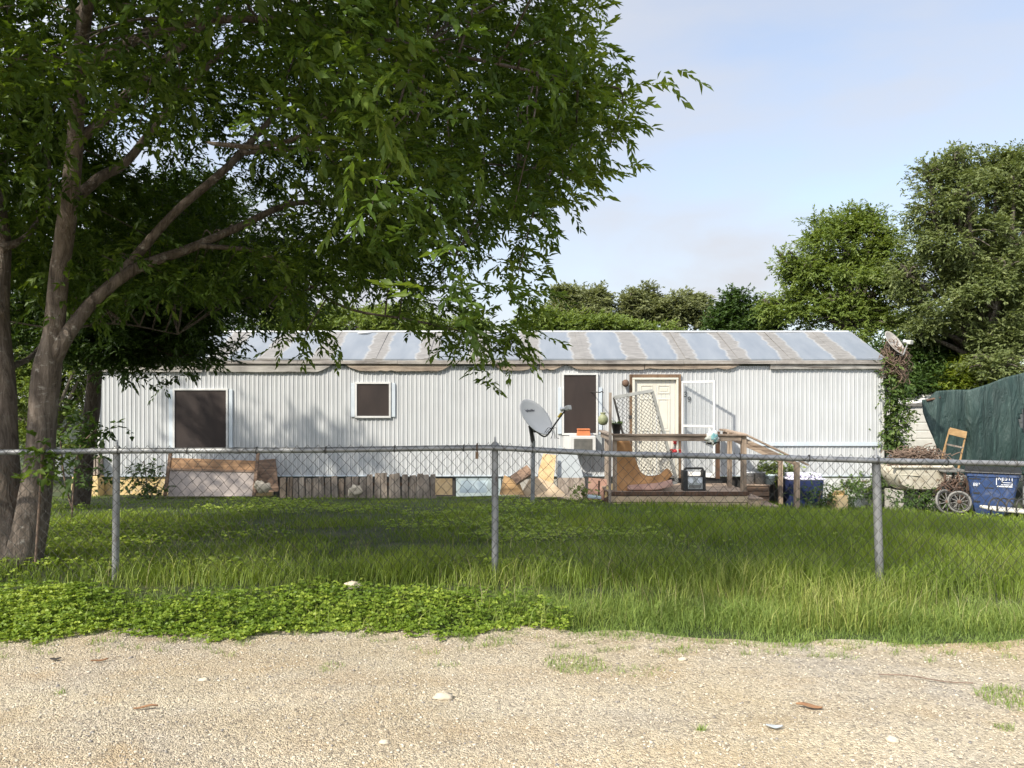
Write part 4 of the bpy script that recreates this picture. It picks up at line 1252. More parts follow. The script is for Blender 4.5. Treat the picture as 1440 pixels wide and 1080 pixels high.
# hull: section swept back with tapering ends
ny = 7
vs = []
for j in range(ny):
    t = j/(ny-1); yy = YT-0.15+0.8*t; k_ = 0.86+0.14*math.sin(math.pi*t)
    xm = (x0_+x1_)/2
    for (x, z) in outer + inner[::-1]: vs.append((xm+(x-xm)*k_, yy, zt0+(z-zt0)*k_))
n_ = len(outer)*2
fs = [(j*n_+i, j*n_+(i+1)%n_, (j+1)*n_+(i+1)%n_, (j+1)*n_+i) for j in range(ny-1) for i in range(n_)]
b.add(vs, fs, True)
m_ = len(outer)
for j in (0, ny-1):
    b.add([vs[j*n_+i] for i in range(m_)], (tuple(range(m_)),))
b.build('shell', M['tub'], tb)
b = MB(); b.tube([(x0_-0.02, YT-0.16, zt0), (x1_+0.02, YT-0.16, zt0)], 0.035, 8); b.tube([(x0_, YT-0.13, zt0-0.16), (x0_+0.45*(x1_-x0_), YT-0.17, zt0-0.19)], 0.012, 6); b.build('rim', M['tub'], tb)
for u in (0.18, 0.8):
    b = MB(); b.box((x0_+(x1_-x0_)*u-0.1, YT, gz(8.6,YT)-0.05), (x0_+(x1_-x0_)*u+0.1, YT+0.5, zb0+0.03))
    b.build('block', M['concrete'], tb, bevel=0.01)
def tangle(name, label, cat, cen, size, n, rad, mat, top=None, parent=None):
    b = MB()
    for i in range(n):
        p_ = Vector(cen) + Vector((random.gauss(0,size[0]*.4), random.gauss(0,size[1]*.4), random.gauss(0,size[2]*.4)))
        pts = [p_]; d_ = Vector((random.gauss(0,1)*size[0], random.gauss(0,1)*size[1], random.gauss(0,1)*size[2])).normalized()
        for k_ in range(7):
            d_ = (d_ + Vector((random.gauss(0,.4), random.gauss(0,.4), random.gauss(0,.4)-0.05))).normalized()
            q_ = pts[-1] + d_*random.uniform(0.06,0.12)
            e_ = q_ - Vector(cen)
            k2 = math.sqrt(sum((e_[a_]/size[a_])**2 for a_ in range(3)))
            if k2 > 0.9: d_ = (d_ - e_.normalized()*0.9 + Vector((0,0,-0.2))).normalized()
            pts.append(q_)
        b.tube(pts, rad, 4, cap=False)
    o = b.build(name, M[mat], parent, loc=Vector(cen)-Vector((0,0,size[2])), fix=False)
    if label: tag(o, label, cat)
    return o
tangle('dry_vine_heap', 'heap of dry brown vines lying over the cream tub', 'dry vines', P(1290, 645, YT+0.3), (0.75,0.35,0.26), 260, 0.010, 'vine_dry')
# metal table
mt = thing('metal_table', P(1340, 715, 17.0), 'dark grey metal table standing left of the blue trash cart', 'table')
YM = 17.0
za_ = jz(661,YM)
b = MB(); b.box((jx(1324,YM), YM-0.1, za_-0.03), (jx(1362,YM), YM+0.6, za_), Matrix.Rotation(0.04,3,'X')); b.build('table_top', M['acgrille'], mt, bevel=0.006)
b = MB(); b.box((jx(1327,YM), YM+0.55, za_), (jx(1362,YM), YM+0.58, jz(648,YM))); b.build('back_panel', M['acgrille'], mt, bevel=0.005)
for (px_, yo) in ((1327,-0.05),(1359,-0.05),(1327,0.5),(1359,0.5)):
    b = MB(); b.beam((jx(px_,YM), YM+yo, gz(9,YM)-0.05), (jx(px_,YM), YM+yo, za_-0.03), 0.04, 0.04, (0,1,0)); b.build('leg', M['rust'], mt)
# wheels
for (px_, py_, r_, Y_, tl, lab) in ((1331,706,0.27,16.4,0.25,'large rusty spoked wheel leaning on the metal table'), (1349,706,0.235,16.3,-0.35,'smaller dark spoked wheel leaning beside the blue trash cart')):
    c_ = P(px_, py_, Y_)
    t_ = thing('spoked_wheel', (c_.x, c_.y, c_.z-r_), lab, 'wheel', 'old wheels by the trash cart')
    Q = (Matrix.Rotation(tl,3,'Z') @ Matrix.Rotation(math.radians(76),3,'X'))
    def ringtube(rr, tr, mm, nm):
        b = MB(); pts = [c_ + Q @ Vector((rr*math.cos(a*math.pi/16), rr*math.sin(a*math.pi/16), 0)) for a in range(33)]
        b.tube(pts, tr, 8, cap=False); b.build(nm, M[mm], t_)
    ringtube(r_-0.025, 0.026, 'acgrille', 'tyre'); ringtube(r_-0.065, 0.014, 'dark_metal', 'rim')
    b = MB()
    for a in range(10):
        an = a*math.pi/5+0.2
        b.tube([c_ + Q @ Vector((0.03*math.cos(an),0.03*math.sin(an),0.02)), c_ + Q @ Vector(((r_-0.07)*math.cos(an),(r_-0.07)*math.sin(an),0))], 0.011, 5)
    b.build('spoke', M['acgrille'], t_)
    b = MB(); b.lathe([(0.02,-0.05),(0.045,-0.03),(0.045,0.03),(0.02,0.05)], c_, 14, Q); b.build('hub', M['rust'], t_)
tangle('scrap_wire', 'tangle of dark scrap wire and rods above the spoked wheels', 'scrap metal', P(1338, 688, 16.6), (0.30,0.12,0.33), 60, 0.011, 'rust')
# blue trash cart
YB_ = 16.45
bc = P(1399, 720, YB_); gzz = gz(bc.x, YB_)
tcart = thing('trash_cart', (jx(1396,YB_-.4), YB_, gzz), 'blue wheeled trash cart with a black lid and white printing', 'trash cart')
xw0, xw1 = jx(1358.5,YB_-.4), jx(1434,YB_-.4)
zt1 = jz(664,YB_)
b = MB(); xm = (xw0+xw1)/2
wt = (xw1-xw0)/2; wb = wt*0.66
rings_ = [(gzz-0.02, wb, 0.30, 0.06),(gzz+0.25, wb+(wt-wb)*0.3, 0.34, 0.03),(gzz+0.6, wb+(wt-wb)*0.66, 0.38, 0.02),(zt1-0.07, wt*0.985, 0.42, 0.0),(zt1-0.07, wt*1.03, 0.44, 0.0),(zt1, wt*1.03, 0.44, 0.0)]
vs = []
for (z, hw, hd, sh_) in rings_:
    for (sx_, sy_) in ((-1,-.86),(-.92,-1),(.92,-1),(1,-.86),(1,.86),(.92,1),(-.92,1),(-1,.86)):
        vs.append((xm+sx_*hw, YB_+sh_+sy_*hd, z))
fs = [(i*8+k, i*8+(k+1)%8, (i+1)*8+(k+1)%8, (i+1)*8+k) for i in range(len(rings_)-1) for k in range(8)]
fs.append(tuple(range(8))[::-1]); fs.append(tuple(len(rings_)*8-8+k for k in range(8)))
b.add(vs, fs); b.build('bin_body', M['binblue'], tcart, bevel=0.012)
b = MB()
prof_ = [(-0.47, 0.0),(-0.47,0.03),(-0.30,0.075),(0.25,0.10),(0.47,0.06),(0.47,0.0)]
b.prism([(xm-wt*1.06, YB_+y_, zt1+0.003+z_) for y_, z_ in prof_], (wt*2.12,0,0)); lid = b.build('lid', M['black'], tcart, bevel=0.012)
def bface(px, py):   # point on the front of the cart, a little proud
    z = CAMZ-(py-HZ)*(YB_-0.40)/F
    f_ = (z-gzz)/(zt1-0.07-gzz); hd = 0.30+0.12*f_
    hd = np.interp(z-gzz, [0,0.25,0.6,zt1-gzz-0.07],[0.30-0.06,0.34-0.03,0.38-0.02,0.42])
    return Vector(((px-CX)*(YB_-0.4)/F, YB_-float(hd), z))
for (pa, qa, pb, qb, nm) in ((1363,673,1380,675.5,'grip_slot'),(1385,686,1398,688,'grip_slot'),(1369,693.5,1378,697,'grip_slot'),(1369,706,1379,709,'grip_slot')):
    A_, B_ = bface(pa,qb), bface(pb,qa)
    b = MB(); b.box((A_.x, A_.y-0.006, A_.z), (B_.x, A_.y+0.02, B_.z)); b.build(nm, M['black'], tcart, bevel=0.004)
text_mesh('cart_number', '887', 0.10, M['print'], tcart, bface(1373.5,683)+Vector((0,-0.006,0)), depth=0.002)
lg = bface(1413, 674)+Vector((0,-0.004,0))
b = MB()
def fr(u0,v0,u1,v1):
    A_, B_ = bface(u0,v1), bface(u1,v0); yy = min(A_.y,B_.y)-0.005
    b.box((A_.x, yy, A_.z), (B_.x, yy+0.02, B_.z))
fr(1401,666.5,1402,682); fr(1402,666.5,1413,667.3); fr(1409,671,1409.8,678); fr(1409,678,1421,678.8); fr(1422.6,667,1423.6,682); fr(1408,681,1422.6,682)
fr(1402,683.2,1424,684.8)
b.build('logo_frame', M['print'], tcart)
text_mesh('logo', 'REST', 0.135, M['print'], tcart, bface(1412.5,672.3)+Vector((0,-0.008,0)), depth=0.002, squash=0.95)
for s_ in (-1,1):
    c_ = Vector((xm+s_*(wb+0.02), YB_+0.30, gzz+0.13))
    b = MB(); b.lathe([(0.03,-0.03),(0.13,-0.03),(0.14,0.0),(0.13,0.03),(0.03,0.03)], c_, 20, Matrix.Rotation(math.radians(90),3,'Y')); b.build('wheel', M['black'], tcart)
b = MB(); b.tube([(xm-wt*0.8, YB_+0.52, zt1-0.02), (xm+wt*0.8, YB_+0.52, zt1-0.02)], 0.018, 8); b.build('handle', M['binblue'], tcart)
tcart.location.x = 10.10; tcart.rotation_euler = (0, 0, math.radians(-31)); tcart.scale = (0.86, 1, 1)
# lounger frame with hoops
YL = 15.7
lo = thing('patio_lounger', P(1425, 722, YL), 'black hooped patio lounger frame with a dirty white cushion in front of the trash cart', 'lounger')
b = MB(); b.beam(P(1388,714.5,YL), P(1478,722,YL), 0.55, 0.06); b.build('cushion', M['lounger_white'], lo, bevel=0.025)
for i, pp in enumerate((1393,1405,1418,1432,1446,1460)):
    A_ = P(pp-3, 718, YL-0.30); B_ = P(pp+14, 703+i*0.8, YL-0.05); C_ = P(pp+22, 712+i, YL+0.3)
    b = MB(); b.tube(crom([A_, A_+Vector((0.02,0,0.16)), B_*0.5+A_*0.5+Vector((0,0,0.14)), B_, C_, C_+Vector((0,0.05,-0.1))], 4), 0.016, 7); b.build('hoop', M['dark_metal'], lo)
b = MB()
for pp in (1394, 1432, 1470): b.beam(P(pp,717,YL-0.2), P(pp,736,YL-0.2), 0.03, 0.03, (0,1,0)); b.beam(P(pp,717,YL+0.2), P(pp,736,YL+0.2), 0.03, 0.03, (0,1,0))
b.build('leg', M['dark_metal'], lo)
# tilted wooden folding chair
YF = 18.6
fc = thing('folding_chair', P(1342, 660, YF), 'orange wooden folding chair standing tilted before the green shade cloth', 'chair')
def fq(px, py, dy=0): return P(px, py, YF+dy)
b = MB(); b.beam(fq(1335,606), fq(1359,612), 0.17, 0.025, (0,-1,0.1)); b.build('backrest', M['orange_wood'], fc, bevel=0.006)
for (a_, c_) in (((1335.5,603),(1322,652)), ((1358.5,610),(1346,665))):
    b = MB(); b.beam(fq(*a_,0.03), fq(*c_,-0.05), 0.028, 0.028, (0,1,0)); b.build('leg', M['orange_wood'], fc, bevel=0.004)
for (a_, c_) in (((1331,624),(1318,690)), ((1354,630),(1343,690))):
    b = MB(); b.beam(fq(*a_,0.08), fq(*c_,0.4), 0.025, 0.025, (0,1,0)); b.build('leg', M['orange_wood'], fc, bevel=0.004)
b = MB(); b.beam(fq(1330,624.5), fq(1354,629.5), 0.04, 0.03, (0,-1,0)); b.build('stretcher', M['greywood'], fc)
b = MB(); b.prism([fq(1323,647,0.02), fq(1349,655,0.02), fq(1345,652,0.38), fq(1321,646,0.38)], (0,0,0.025)); b.build('seat', M['orange_wood'], fc, bevel=0.004)

# neighbour's trailer and the green shade cloth
YN = 21.5
nt_ = thing('camper_trailer', P(1320, 640, YN+1), 'old off-white camper trailer with a sagging white tarp on its roof, half behind green cloth', 'trailer')
b = MB(); zr_ = jz(569,YN)
b.box((jx(1262,YN), YN, -0.7), (jx(1262,YN)+5.5, YN+2.4, zr_)); b.build('body', M['trailer'], nt_, bevel=0.05)
b = MB()
for i in range(9): b.box((jx(1287,YN), YN-0.012, jz(572,YN)-0.22*i-0.2), (jx(1287,YN)+4.5, YN-0.001, jz(572,YN)-0.22*i-0.015))
b.build('side_panel', M['trailer'], nt_, bevel=0.006)
b = MB(); b.box((jx(1262,YN)-0.03, YN-0.06, jz(568,YN)-0.07), (jx(1262,YN)+5.5, YN-0.002, jz(568,YN)+0.02)); b.build('roof_edge', M['acgrille'], nt_)
def dia(px,py): return P(px,py,YN-0.02)
b = MB(); b.prism([dia(1275.5,598), dia(1280,603.5), dia(1274.5,606.5), dia(1270,599)], (0,0.015,0)) if False else None
b.prism([dia(1270,588), dia(1279.5,597), dia(1274.5,608), dia(1268,597)], (0,0.015,0)); wv = b.build('window', M['white'], nt_)
b = MB(); b.prism([v + Vector((0,-0.01,0)) for v in (dia(1271,590.5), dia(1277.5,597), dia(1274,603.5), dia(1269.3,597))], (0,0.006,0)); b.build('pane', M['screen'], wv)
rows = []
for j in range(4):
    r_ = []
    for i in range(8):
        px_ = 1262+i*13
        r_.append(P(px_, (559 if j in (1,2) else 568) - 4*random.random() + (0 if j else 3) - (4 if i > 2 else 0), YN-0.03+0.75*j))
    rows.append(r_)
o = sheet(rows).build('roof_tarp', M['tarp_white'], nt_, fix=False)
md = o.modifiers.new('thickness', 'SOLIDIFY'); md.thickness = 0.02

YG = 19.6
gt = thing('shade_cloth', P(1400, 660, YG), 'torn dark green shade cloth hung as a screen at the right of the home', 'shade cloth')
def topedge(px): return float(np.interp(px, [1296,1305,1316,1340,1364,1390,1412,1440,1500,1600], [562,561,550,548,548,540,531,524,512,500]))
def leftedge(py): return float(np.interp(py, [560,580,600,620,640,700], [1296,1298,1305,1314,1322,1330]))
nr, nc = 46, 90
vs = []
for j in range(nr):
    for i in range(nc):
        u = i/(nc-1); v_ = j/(nr-1)
        px0 = 1296+(1600-1296)*u
        tq = topedge(px0); py_ = tq + (668-tq)*v_
        le = leftedge(py_)
        px_ = le + (1600-le)*u
        fold = 0.10*mnoise.noise(Vector((px_*0.045, v_*0.9, 0))) + 0.05*mnoise.noise(Vector((px_*0.13+v_*1.5, v_*2.2, 4))) + 0.10*math.exp(-((px_-1358-4*v_)/2.2)**2)
        bell = -0.35*v_*(1-v_)
        vs.append(P(px_, py_, YG + fold + bell - 0.25*u))
fs = [(j*nc+i, (j+1)*nc+i, (j+1)*nc+i+1, j*nc+i+1) for j in range(nr-1) for i in range(nc-1)]
fs = [f for k_, f in enumerate(fs) if not (lambda q: (1432 < q[0] < 1450 and 566 < q[1] < 612 and abs(q[0]-1441) < 9*math.sin((q[1]-566)/46*math.pi)))((CX+F*vs[f[0]].x/vs[f[0]].y, HZ+F*(CAMZ-vs[f[0]].z)/vs[f[0]].y))]
b = MB(); b.add(vs, fs, True); o = b.build('cloth', M['tarp_green'], gt, fix=False)
md = o.modifiers.new('thickness', 'SOLIDIFY'); md.thickness = 0.008
for pp in (1318, 1440, 1560):
    b = MB(); q = P(pp, topedge(pp)+1, YG+0.18); b.tube([(q.x, q.y, gz(q.x,q.y)-0.2), q], 0.03, 8); b.build('support_post', M['galv'], gt)
b = MB(); b.tube([P(1303,563,YG-0.02), P(1322,559,YG-0.05)], 0.03, 6); b.build('roof_stick', M['rust'], gt)

# white shed behind on the left
YS = 23.0
ws = thing('white_shed', P(128, 690, YS), 'white metal shed with a low roof behind the left end of the home', 'shed')
b = MB(); b.box((jx(60,YS), YS, -0.75), (jx(190,YS), YS+3, jz(580,YS))); b.build('wall', M['siding'], ws)
b = MB(); b.prism([(jx(54,YS), YS-0.2, jz(580,YS)+0.002), (jx(54,YS), YS+1.5, jz(566,YS)), (jx(54,YS), YS+3.2, jz(580,YS)+0.002)], ((136/1100)*YS,0,0)); b.build('roof', M['skirt_white'], ws)

#@@FENCE
# ------------------------------------------------------------------ chain-link fence
FY = 6.2
fence = thing('chain_link_fence', (0, FY, 0.05), 'grey galvanised chain-link fence with a dented top rail across the front of the yard', 'fence')
rail_px = [(-1200,640),(-380,637),(0,636),(160,634),(450,633),(600,630.5),(696,629.5),(760,633),(860,638.5),(1000,641.5),(1140,645),(1240,648),(1440,652.5),(1780,660),(2200,668)]
def railpt(px):
    py = float(np.interp(px, [a for a,_ in rail_px], [c for _,c in rail_px]))
    return P(px, py, FY)
posts_px = [-921, -381, 160, 696, 1235.5, 1775]
for i, pp in enumerate(posts_px):
    q = railpt(pp)
    ln = 7 if pp > 1200 and pp < 1300 else (-2 if pp == 160 else 0)
    foot = Vector((q.x + ln*FY/F, FY+0.045, gz(q.x, FY)-0.2))
    b = MB(); tp_ = Vector((q.x, FY+0.045, q.z+0.02)); b.tube([foot, tp_], 0.027 if pp < 1200 else 0.032, 14)
    po = b.build('post', M['galv'], fence)
    b = MB(); b.lathe([(0.0335,-0.03),(0.0335,0.0),(0.022,0.016),(0.009,0.025),(0.007,0.06),(0.003,0.065)], tp_, 12); b.build('post_cap', M['galv'], po)
b = MB()
pts = [railpt(p_) for p_ in np.linspace(-1200, 2200, 120)]
b.tube(pts, 0.0225, 10); b.build('top_rail', M['galv'], fence)
# rail sleeves and wire ties
for pp in (128, 330, 905, 1110, 1300):
    b = MB(); q = railpt(pp); q2 = railpt(pp+6); b.tube([q, q2], 0.0262, 10)
    b.build('sleeve', M['galv'], fence)
for pp in range(-900, 1800, 97):
    b = MB(); q = railpt(pp)
    ring_ = [q + Vector((0.003*math.sin(a), 0.029*math.cos(a), 0.029*math.sin(a))) for a in np.linspace(0, 6.3, 10)]
    b.tube(ring_, 0.0035, 4, cap=False)
    b.build('wire_tie', M['wire'], fence, fix=False)
# the woven mesh
def fabric():
    pw = 0.042; hh = 0.046
    xs0, xs1 = -7.4, 7.4
    Vs = []; Fs = []; nv = 0
    n = int((xs1-xs0)/pw)
    rows_ = 26
    rx_ = np.array([railpt(p_).x for p_ in np.linspace(-1200,2200,200)]); rz_ = np.array([railpt(p_).z for p_ in np.linspace(-1200,2200,200)])
    # each wire zigzags downwards between two columns, hooking its neighbours
    for i in range(n):
        x0 = xs0 + i*pw
        k = np.arange(0, rows_*2+1)
        zig = np.where((k + i) % 2 == 0, 0.0, pw)
        x = x0 + zig
        top = np.interp(x, rx_, rz_) + 0.030 + 0.010*np.sin(i*0.19) + (0.006 if i % 2 else 0)
        bow = 0.012*np.sin(i*0.11+k*0.05) + 0.01*np.sin(i*0.031+1.0)
        z = top - k*hh*(1.0 + 0.03*np.sin(i*0.05))
        xx = x + 0.008*np.sin(k*0.21+i*0.17) + RNG.normal(0, 0.0022, len(k))
        yy = FY - 0.030 + np.where((k + i) % 2 == 0, -0.003, 0.003) + bow*0.5
        C = np.stack([xx, yy, z], 1)
        C = C[z > G(x, np.full(len(x), FY)) - 0.02]
        if len(C) < 3: continue
        r = 0.0025
        offs = np.array([(r,0,0),(-r*.5,r*.87,0),(-r*.5,-r*.87,0)])
        V = (C[:, None, :] + offs[None]).reshape(-1, 3)
        m = len(C)
        a = np.arange(m-1)[:, None]*3
        f = np.concatenate([np.stack([a[:,0]+j, a[:,0]+(j+1)%3, a[:,0]+3+(j+1)%3, a[:,0]+3+j], 1) for j in range(3)])
        Vs.append(V); Fs.append(f+nv); nv += len(V)
    np_thing_mesh('wire_mesh', np.concatenate(Vs), np.concatenate(Fs), None, M['wire'], fence)
fabric()
# padlock-like clip on the rail
q = railpt(671)
cl = thing('rail_clip', q + Vector((0,-0.03,-0.09)), 'small rusty clip hanging on the fence rail left of the middle post', 'clip')
b = MB(); b.box(q+Vector((-0.012,-0.045,-0.085)), q+Vector((0.012,-0.030,-0.03))); b.build('body', M['brown_trim'], cl, bevel=0.003)
b = MB(); b.tube([q + Vector((0, 0.031*math.cos(a), 0.031*math.sin(a)+0.002)) for a in np.linspace(0,6.3,12)], 0.006, 6, cap=False); b.tube([q+Vector((0,-0.031,0)), q+Vector((0,-0.037,-0.04))], 0.005, 5); b.build('loop', M['rust'], cl)

#@@TREES
# ------------------------------------------------------------------ trees
def branch(b, pts, sides=12, wob=0.12, n=6):
    """pts: (x, y, z, r)"""
    c = crom(pts, n)
    b.tube([q[:3] for q in c], [max(q[3], 0.004) for q in c], sides, True, True, wob)

def pr(px, py, Y, r): q = P(px, py, Y); return (q.x, q.y, q.z, r*0.80)

def crown(cent, cdir, nspray, K, L, Wd, slen, spread_r, bright=None):
    """leaf arrays for clusters of compound leaves"""
    n = len(cent)
    org = np.repeat(cent, nspray, 0); cdr = np.repeat(cdir, nspray, 0)
    m = len(org)
    d = unit(cdr*0.7 + RNG.normal(0, 0.75, (m, 3)))
    d[:, 2] = d[:, 2]*0.75 + 0.06
    org = org + np.clip(RNG.normal(0, 1, (m, 3)), -1.5, 1.5)*spread_r*np.array([1,1,0.75])
    base = RNG.random(m)*0.6 + 0.2*np.repeat(RNG.random(n), nspray) if bright is None else np.clip(np.repeat(bright, nspray) + RNG.normal(0,0.15,m), 0, 1)
    return sprays(org, d, RNG.uniform(0.7,1.3,m)*slen, K, L, Wd, 0.16, base)

def near_tree():
    base_ = Vector(((22-CX)/F*6.7, 6.7, gz(-4.25,6.7)))
    root = thing('ash_tree', base_, 'big leafy tree with two brown trunks by the fence, its crown over the yard', 'tree')
    Y = 6.7
    b = MB()
    branch(b, [pr(12,840,Y,0.30), pr(12,800,Y,0.235), pr(8,740,Y,0.185), pr(4,660,Y,0.16), pr(2,560,Y+0.05,0.145), pr(-6,440,Y+0.1,0.13), pr(-2,340,Y+0.2,0.12), pr(-20,230,Y+0.3,0.10), pr(-60,100,Y+0.4,0.08), pr(-90,-150,Y+.6,0.05)], 24, 0.10, 8)
    branch(b, [pr(28,840,Y-0.05,0.24), pr(30,795,Y-0.05,0.19), pr(45,730,Y-0.05,0.165), pr(55,660,Y,0.150), pr(60,580,Y,0.140), pr(66,520,Y,0.140), pr(75,470,Y,0.105), pr(84,380,Y,0.098), pr(97,285,Y-.1,0.090), pr(106,190,Y-.2,0.080), pr(112,80,Y-.4,0.07), pr(140,-100,Y-.6,0.05), pr(180,-350,Y-.8,0.03)], 24, 0.10, 8)
    trunk = b.build('trunk', M['bark'], root, fix=False)
    b = MB()
    # limbs traced from the ones that show, each at its own depth
    L_ = [
     [pr(70,512,Y,0.10), pr(95,470,Y,0.078), pr(135,420,Y+.15,0.070), pr(190,378,Y+.3,0.062), pr(260,352,Y+.5,0.055), pr(330,322,Y+.7,0.045), pr(420,285,Y+1.0,0.034), pr(520,300,Y+1.4,0.020), pr(640,360,Y+1.6,0.010)],
     [pr(150,410,Y+.2,0.06), pr(200,350,Y+.4,0.055), pr(250,295,Y+.5,0.048), pr(320,235,Y+.7,0.045), pr(370,180,Y+1.0,0.036), pr(450,90,Y+1.4,0.028), pr(560,-20,Y+1.9,0.015)],
     [pr(105,200,Y-.2,0.060), pr(150,165,Y-.1,0.050), pr(200,110,Y,0.045), pr(260,60,Y,0.038), pr(340,-20,Y,0.03)],
     [pr(95,290,Y,0.065), pr(140,250,Y+.2,0.055), pr(180,225,Y+.4,0.048), pr(240,150,Y+.6,0.04), pr(330,60,Y+.9,0.03), pr(420,20,Y+1.2,0.02)],
     [pr(110,100,Y-.4,0.05), pr(180,60,Y-.7,0.045), pr(280,30,Y-1.0,0.04), pr(420,30,Y-1.2,0.03), pr(560,60,Y-1.3,0.022), pr(700,90,Y-1.2,0.015), pr(840,120,Y-1.0,0.008)],
     [pr(290,200,Y+.2,0.012), pr(310,203,Y+.1,0.026), pr(370,206,Y,0.026), pr(430,188,Y-.2,0.024), pr(478,148,Y-.4,0.022), pr(520,110,Y-.6,0.015), pr(600,60,Y-.7,0.008)],
     [pr(340,215,Y+.8,0.03), pr(440,210,Y+.8,0.026), pr(560,215,Y+.6,0.020), pr(680,230,Y+.4,0.014), pr(800,240,Y+.2,0.007)],
     [pr(280,345,Y+.5,0.030), pr(380,360,Y+.9,0.024), pr(480,430,Y+1.2,0.018), pr(580,450,Y+1.3,0.013), pr(660,470,Y+1.3,0.010), pr(715,490,Y+1.2,0.006)],
     [pr(0,350,Y+.1,0.05), pr(40,330,Y+.3,0.036), pr(70,270,Y+.6,0.03), pr(60,200,Y+.9,0.024), pr(20,120,Y+1.2,0.015)],
     [pr(2,440,Y,0.06), pr(-80,380,Y-.3,0.05), pr(-200,300,Y-.6,0.04), pr(-350,200,Y-1,0.02)],
     [pr(-2,520,Y,0.05), pr(40,505,Y+.5,0.030), pr(80,470,Y+1.2,0.022), pr(160,455,Y+2.2,0.014), pr(250,470,Y+3,0.008)],
     [pr(115,60,Y-.4,0.05), pr(150,-120,Y-1.3,0.045), pr(230,-320,Y-2.2,0.03), pr(300,-520,Y-2.8,0.015)],
     [pr(112,20,Y-.4,0.05), pr(260,-150,Y+.3,0.045), pr(450,-320,Y+1,0.03), pr(620,-420,Y+1.5,0.015)],
    ]
    for q in L_: branch(b, q, 10, 0.08)
    b.build('limb', M['bark'], root, fix=False)
    # crown volume
    poly = [(-900,-2600),(1100,-2600),(980,-700),(905,-200),(870,-20),(882,15),(868,60),(880,92),(912,100),(930,130),(932,158),(910,182),(908,214),(868,232),(868,268),(850,296),(800,300),(796,330),(822,345),(815,375),(826,392),(800,425),(775,455),(755,470),(745,500),(735,524),(716,520),(700,498),(655,495),(630,478),(575,470),(560,440),(520,432),(470,445),(420,460),(440,500),(420,500),(360,460),(300,450),(200,460),(130,470),(60,440),(-900,520)]
    n0 = 60000
    u = RNG.normal(size=(n0, 3)); u = unit(u)*(RNG.random((n0, 1))**(1/2.3))
    c = np.array([-3.3, 6.3, 5.5]) + u*np.array([5.6, 5.1, 4.7])
    px = CX + F*c[:, 0]/np.maximum(c[:, 1], .3); py = HZ - F*(c[:, 2]-CAMZ)/np.maximum(c[:, 1], .3)
    reach = F/np.maximum(c[:, 1], .3)
    ok = pts_in_poly(px, py, poly) & pts_in_poly(px + 0.44*reach, py, poly) & pts_in_poly(px + 0.10*reach, py + 0.30*reach, poly) & (c[:, 1] > 2.9)
    front = smooth01((7.3-c[:, 1])/0.9)
    lefty = 1 - smooth01((c[:, 0]+1.5)/1.3)
    zmin = 1.75 + 0.3*front + front*lefty*(1.2 + 0.3*np.sin(c[:, 0]*2.3))
    ok &= c[:, 2] > zmin
    # two openings where the limbs part and the sky shows
    for (hx_, hy_, hz_, hr) in ((-2.75,8.1,4.1,1.05),(-2.0,8.3,4.0,0.8),(-0.35,8.2,2.75,0.6),(-0.1,9.2,2.9,0.6)):
        ok &= np.linalg.norm((c-np.array([hx_,hy_,hz_]))*np.array([1,.55,1]), axis=1) > hr
    ok &= ~((c[:, 1] < 4.6) & (px > 620) & (py > -200)) & ~((c[:, 1] < 3.7) & (py > -150))
    c = c[ok]; u = u[ok]
    nz = vnoise(c, 0.85, 3.7)
    keep = nz > RNG.uniform(-0.36, 0.17, len(c))
    rr = np.linalg.norm(u[:, :], axis=1)
    keep &= RNG.random(len(c)) < (0.30 + 0.70*smooth01((rr-0.35)/0.4))
    c = c[keep]; u = u[keep]
    cap = 6200
    if len(c) > cap:
        s = RNG.choice(len(c), cap, replace=False); c = c[s]; u = u[s]
    # fringe sprays along the visible rim and hanging ends
    rim = []
    for (x_, y_, Yq) in ((840,60,5.7),(850,28,5.8),(872,110,5.7),(895,135,5.6),(888,160,5.6),(872,185,5.7),(868,205,5.8),(828,235,6.0),(832,262,6.1),(810,275,6.1),(785,345,6.6),(790,372,6.6),(765,400,6.9),(745,440,7.2),(715,485,7.3),(702,480,7.3),(680,462,7.4),(640,465,7.4),(620,452,7.5),(590,440,7.5),(715,455,7.2),(425,470,8.0),(435,480,8.0),(400,462,8.2)):
        q = np.array(P(x_ - (48 if x_ > 760 else 0), y_, Yq))
        for k in range(2): rim.append(q + RNG.normal(0, 0.08, 3))
    rim = np.array(rim)
    c = np.concatenate([c, rim]); u = np.concatenate([u, unit(rim-np.array([-3.3,6.7,5.3]))])
    # fresh paler leaves at the tips of the crown
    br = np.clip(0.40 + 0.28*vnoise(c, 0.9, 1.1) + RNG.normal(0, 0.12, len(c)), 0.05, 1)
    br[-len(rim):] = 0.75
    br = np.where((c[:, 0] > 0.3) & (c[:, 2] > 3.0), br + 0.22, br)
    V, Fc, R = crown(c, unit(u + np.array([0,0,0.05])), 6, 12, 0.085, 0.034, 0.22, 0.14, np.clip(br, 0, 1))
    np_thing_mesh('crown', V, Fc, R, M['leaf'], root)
    # twigs
    b = MB()
    sk = np.array([q[:3] for l in L_ for q in crom(l, 5)])
    s = RNG.choice(len(c), min(1000, len(c)), replace=False)
    for i in s:
        dd = np.linalg.norm(sk - c[i], axis=1); j = int(dd.argmin())
        if dd[j] > 1.8: 
            a0 = c[i] - u[i]*0.7 - np.array([0,0,0.2])
        else: a0 = sk[j]
        mid = (a0 + c[i])/2 + RNG.normal(0, 0.08, 3) + np.array([0,0,0.06])
        pts = crom([tuple(a0), tuple(mid), tuple(c[i])], 4)
        b.tube(pts, [0.010 - 0.0008*k for k in range(len(pts))], 5, cap=False)
    b.build('twig', M['bark'], root, fix=False)
near_tree()

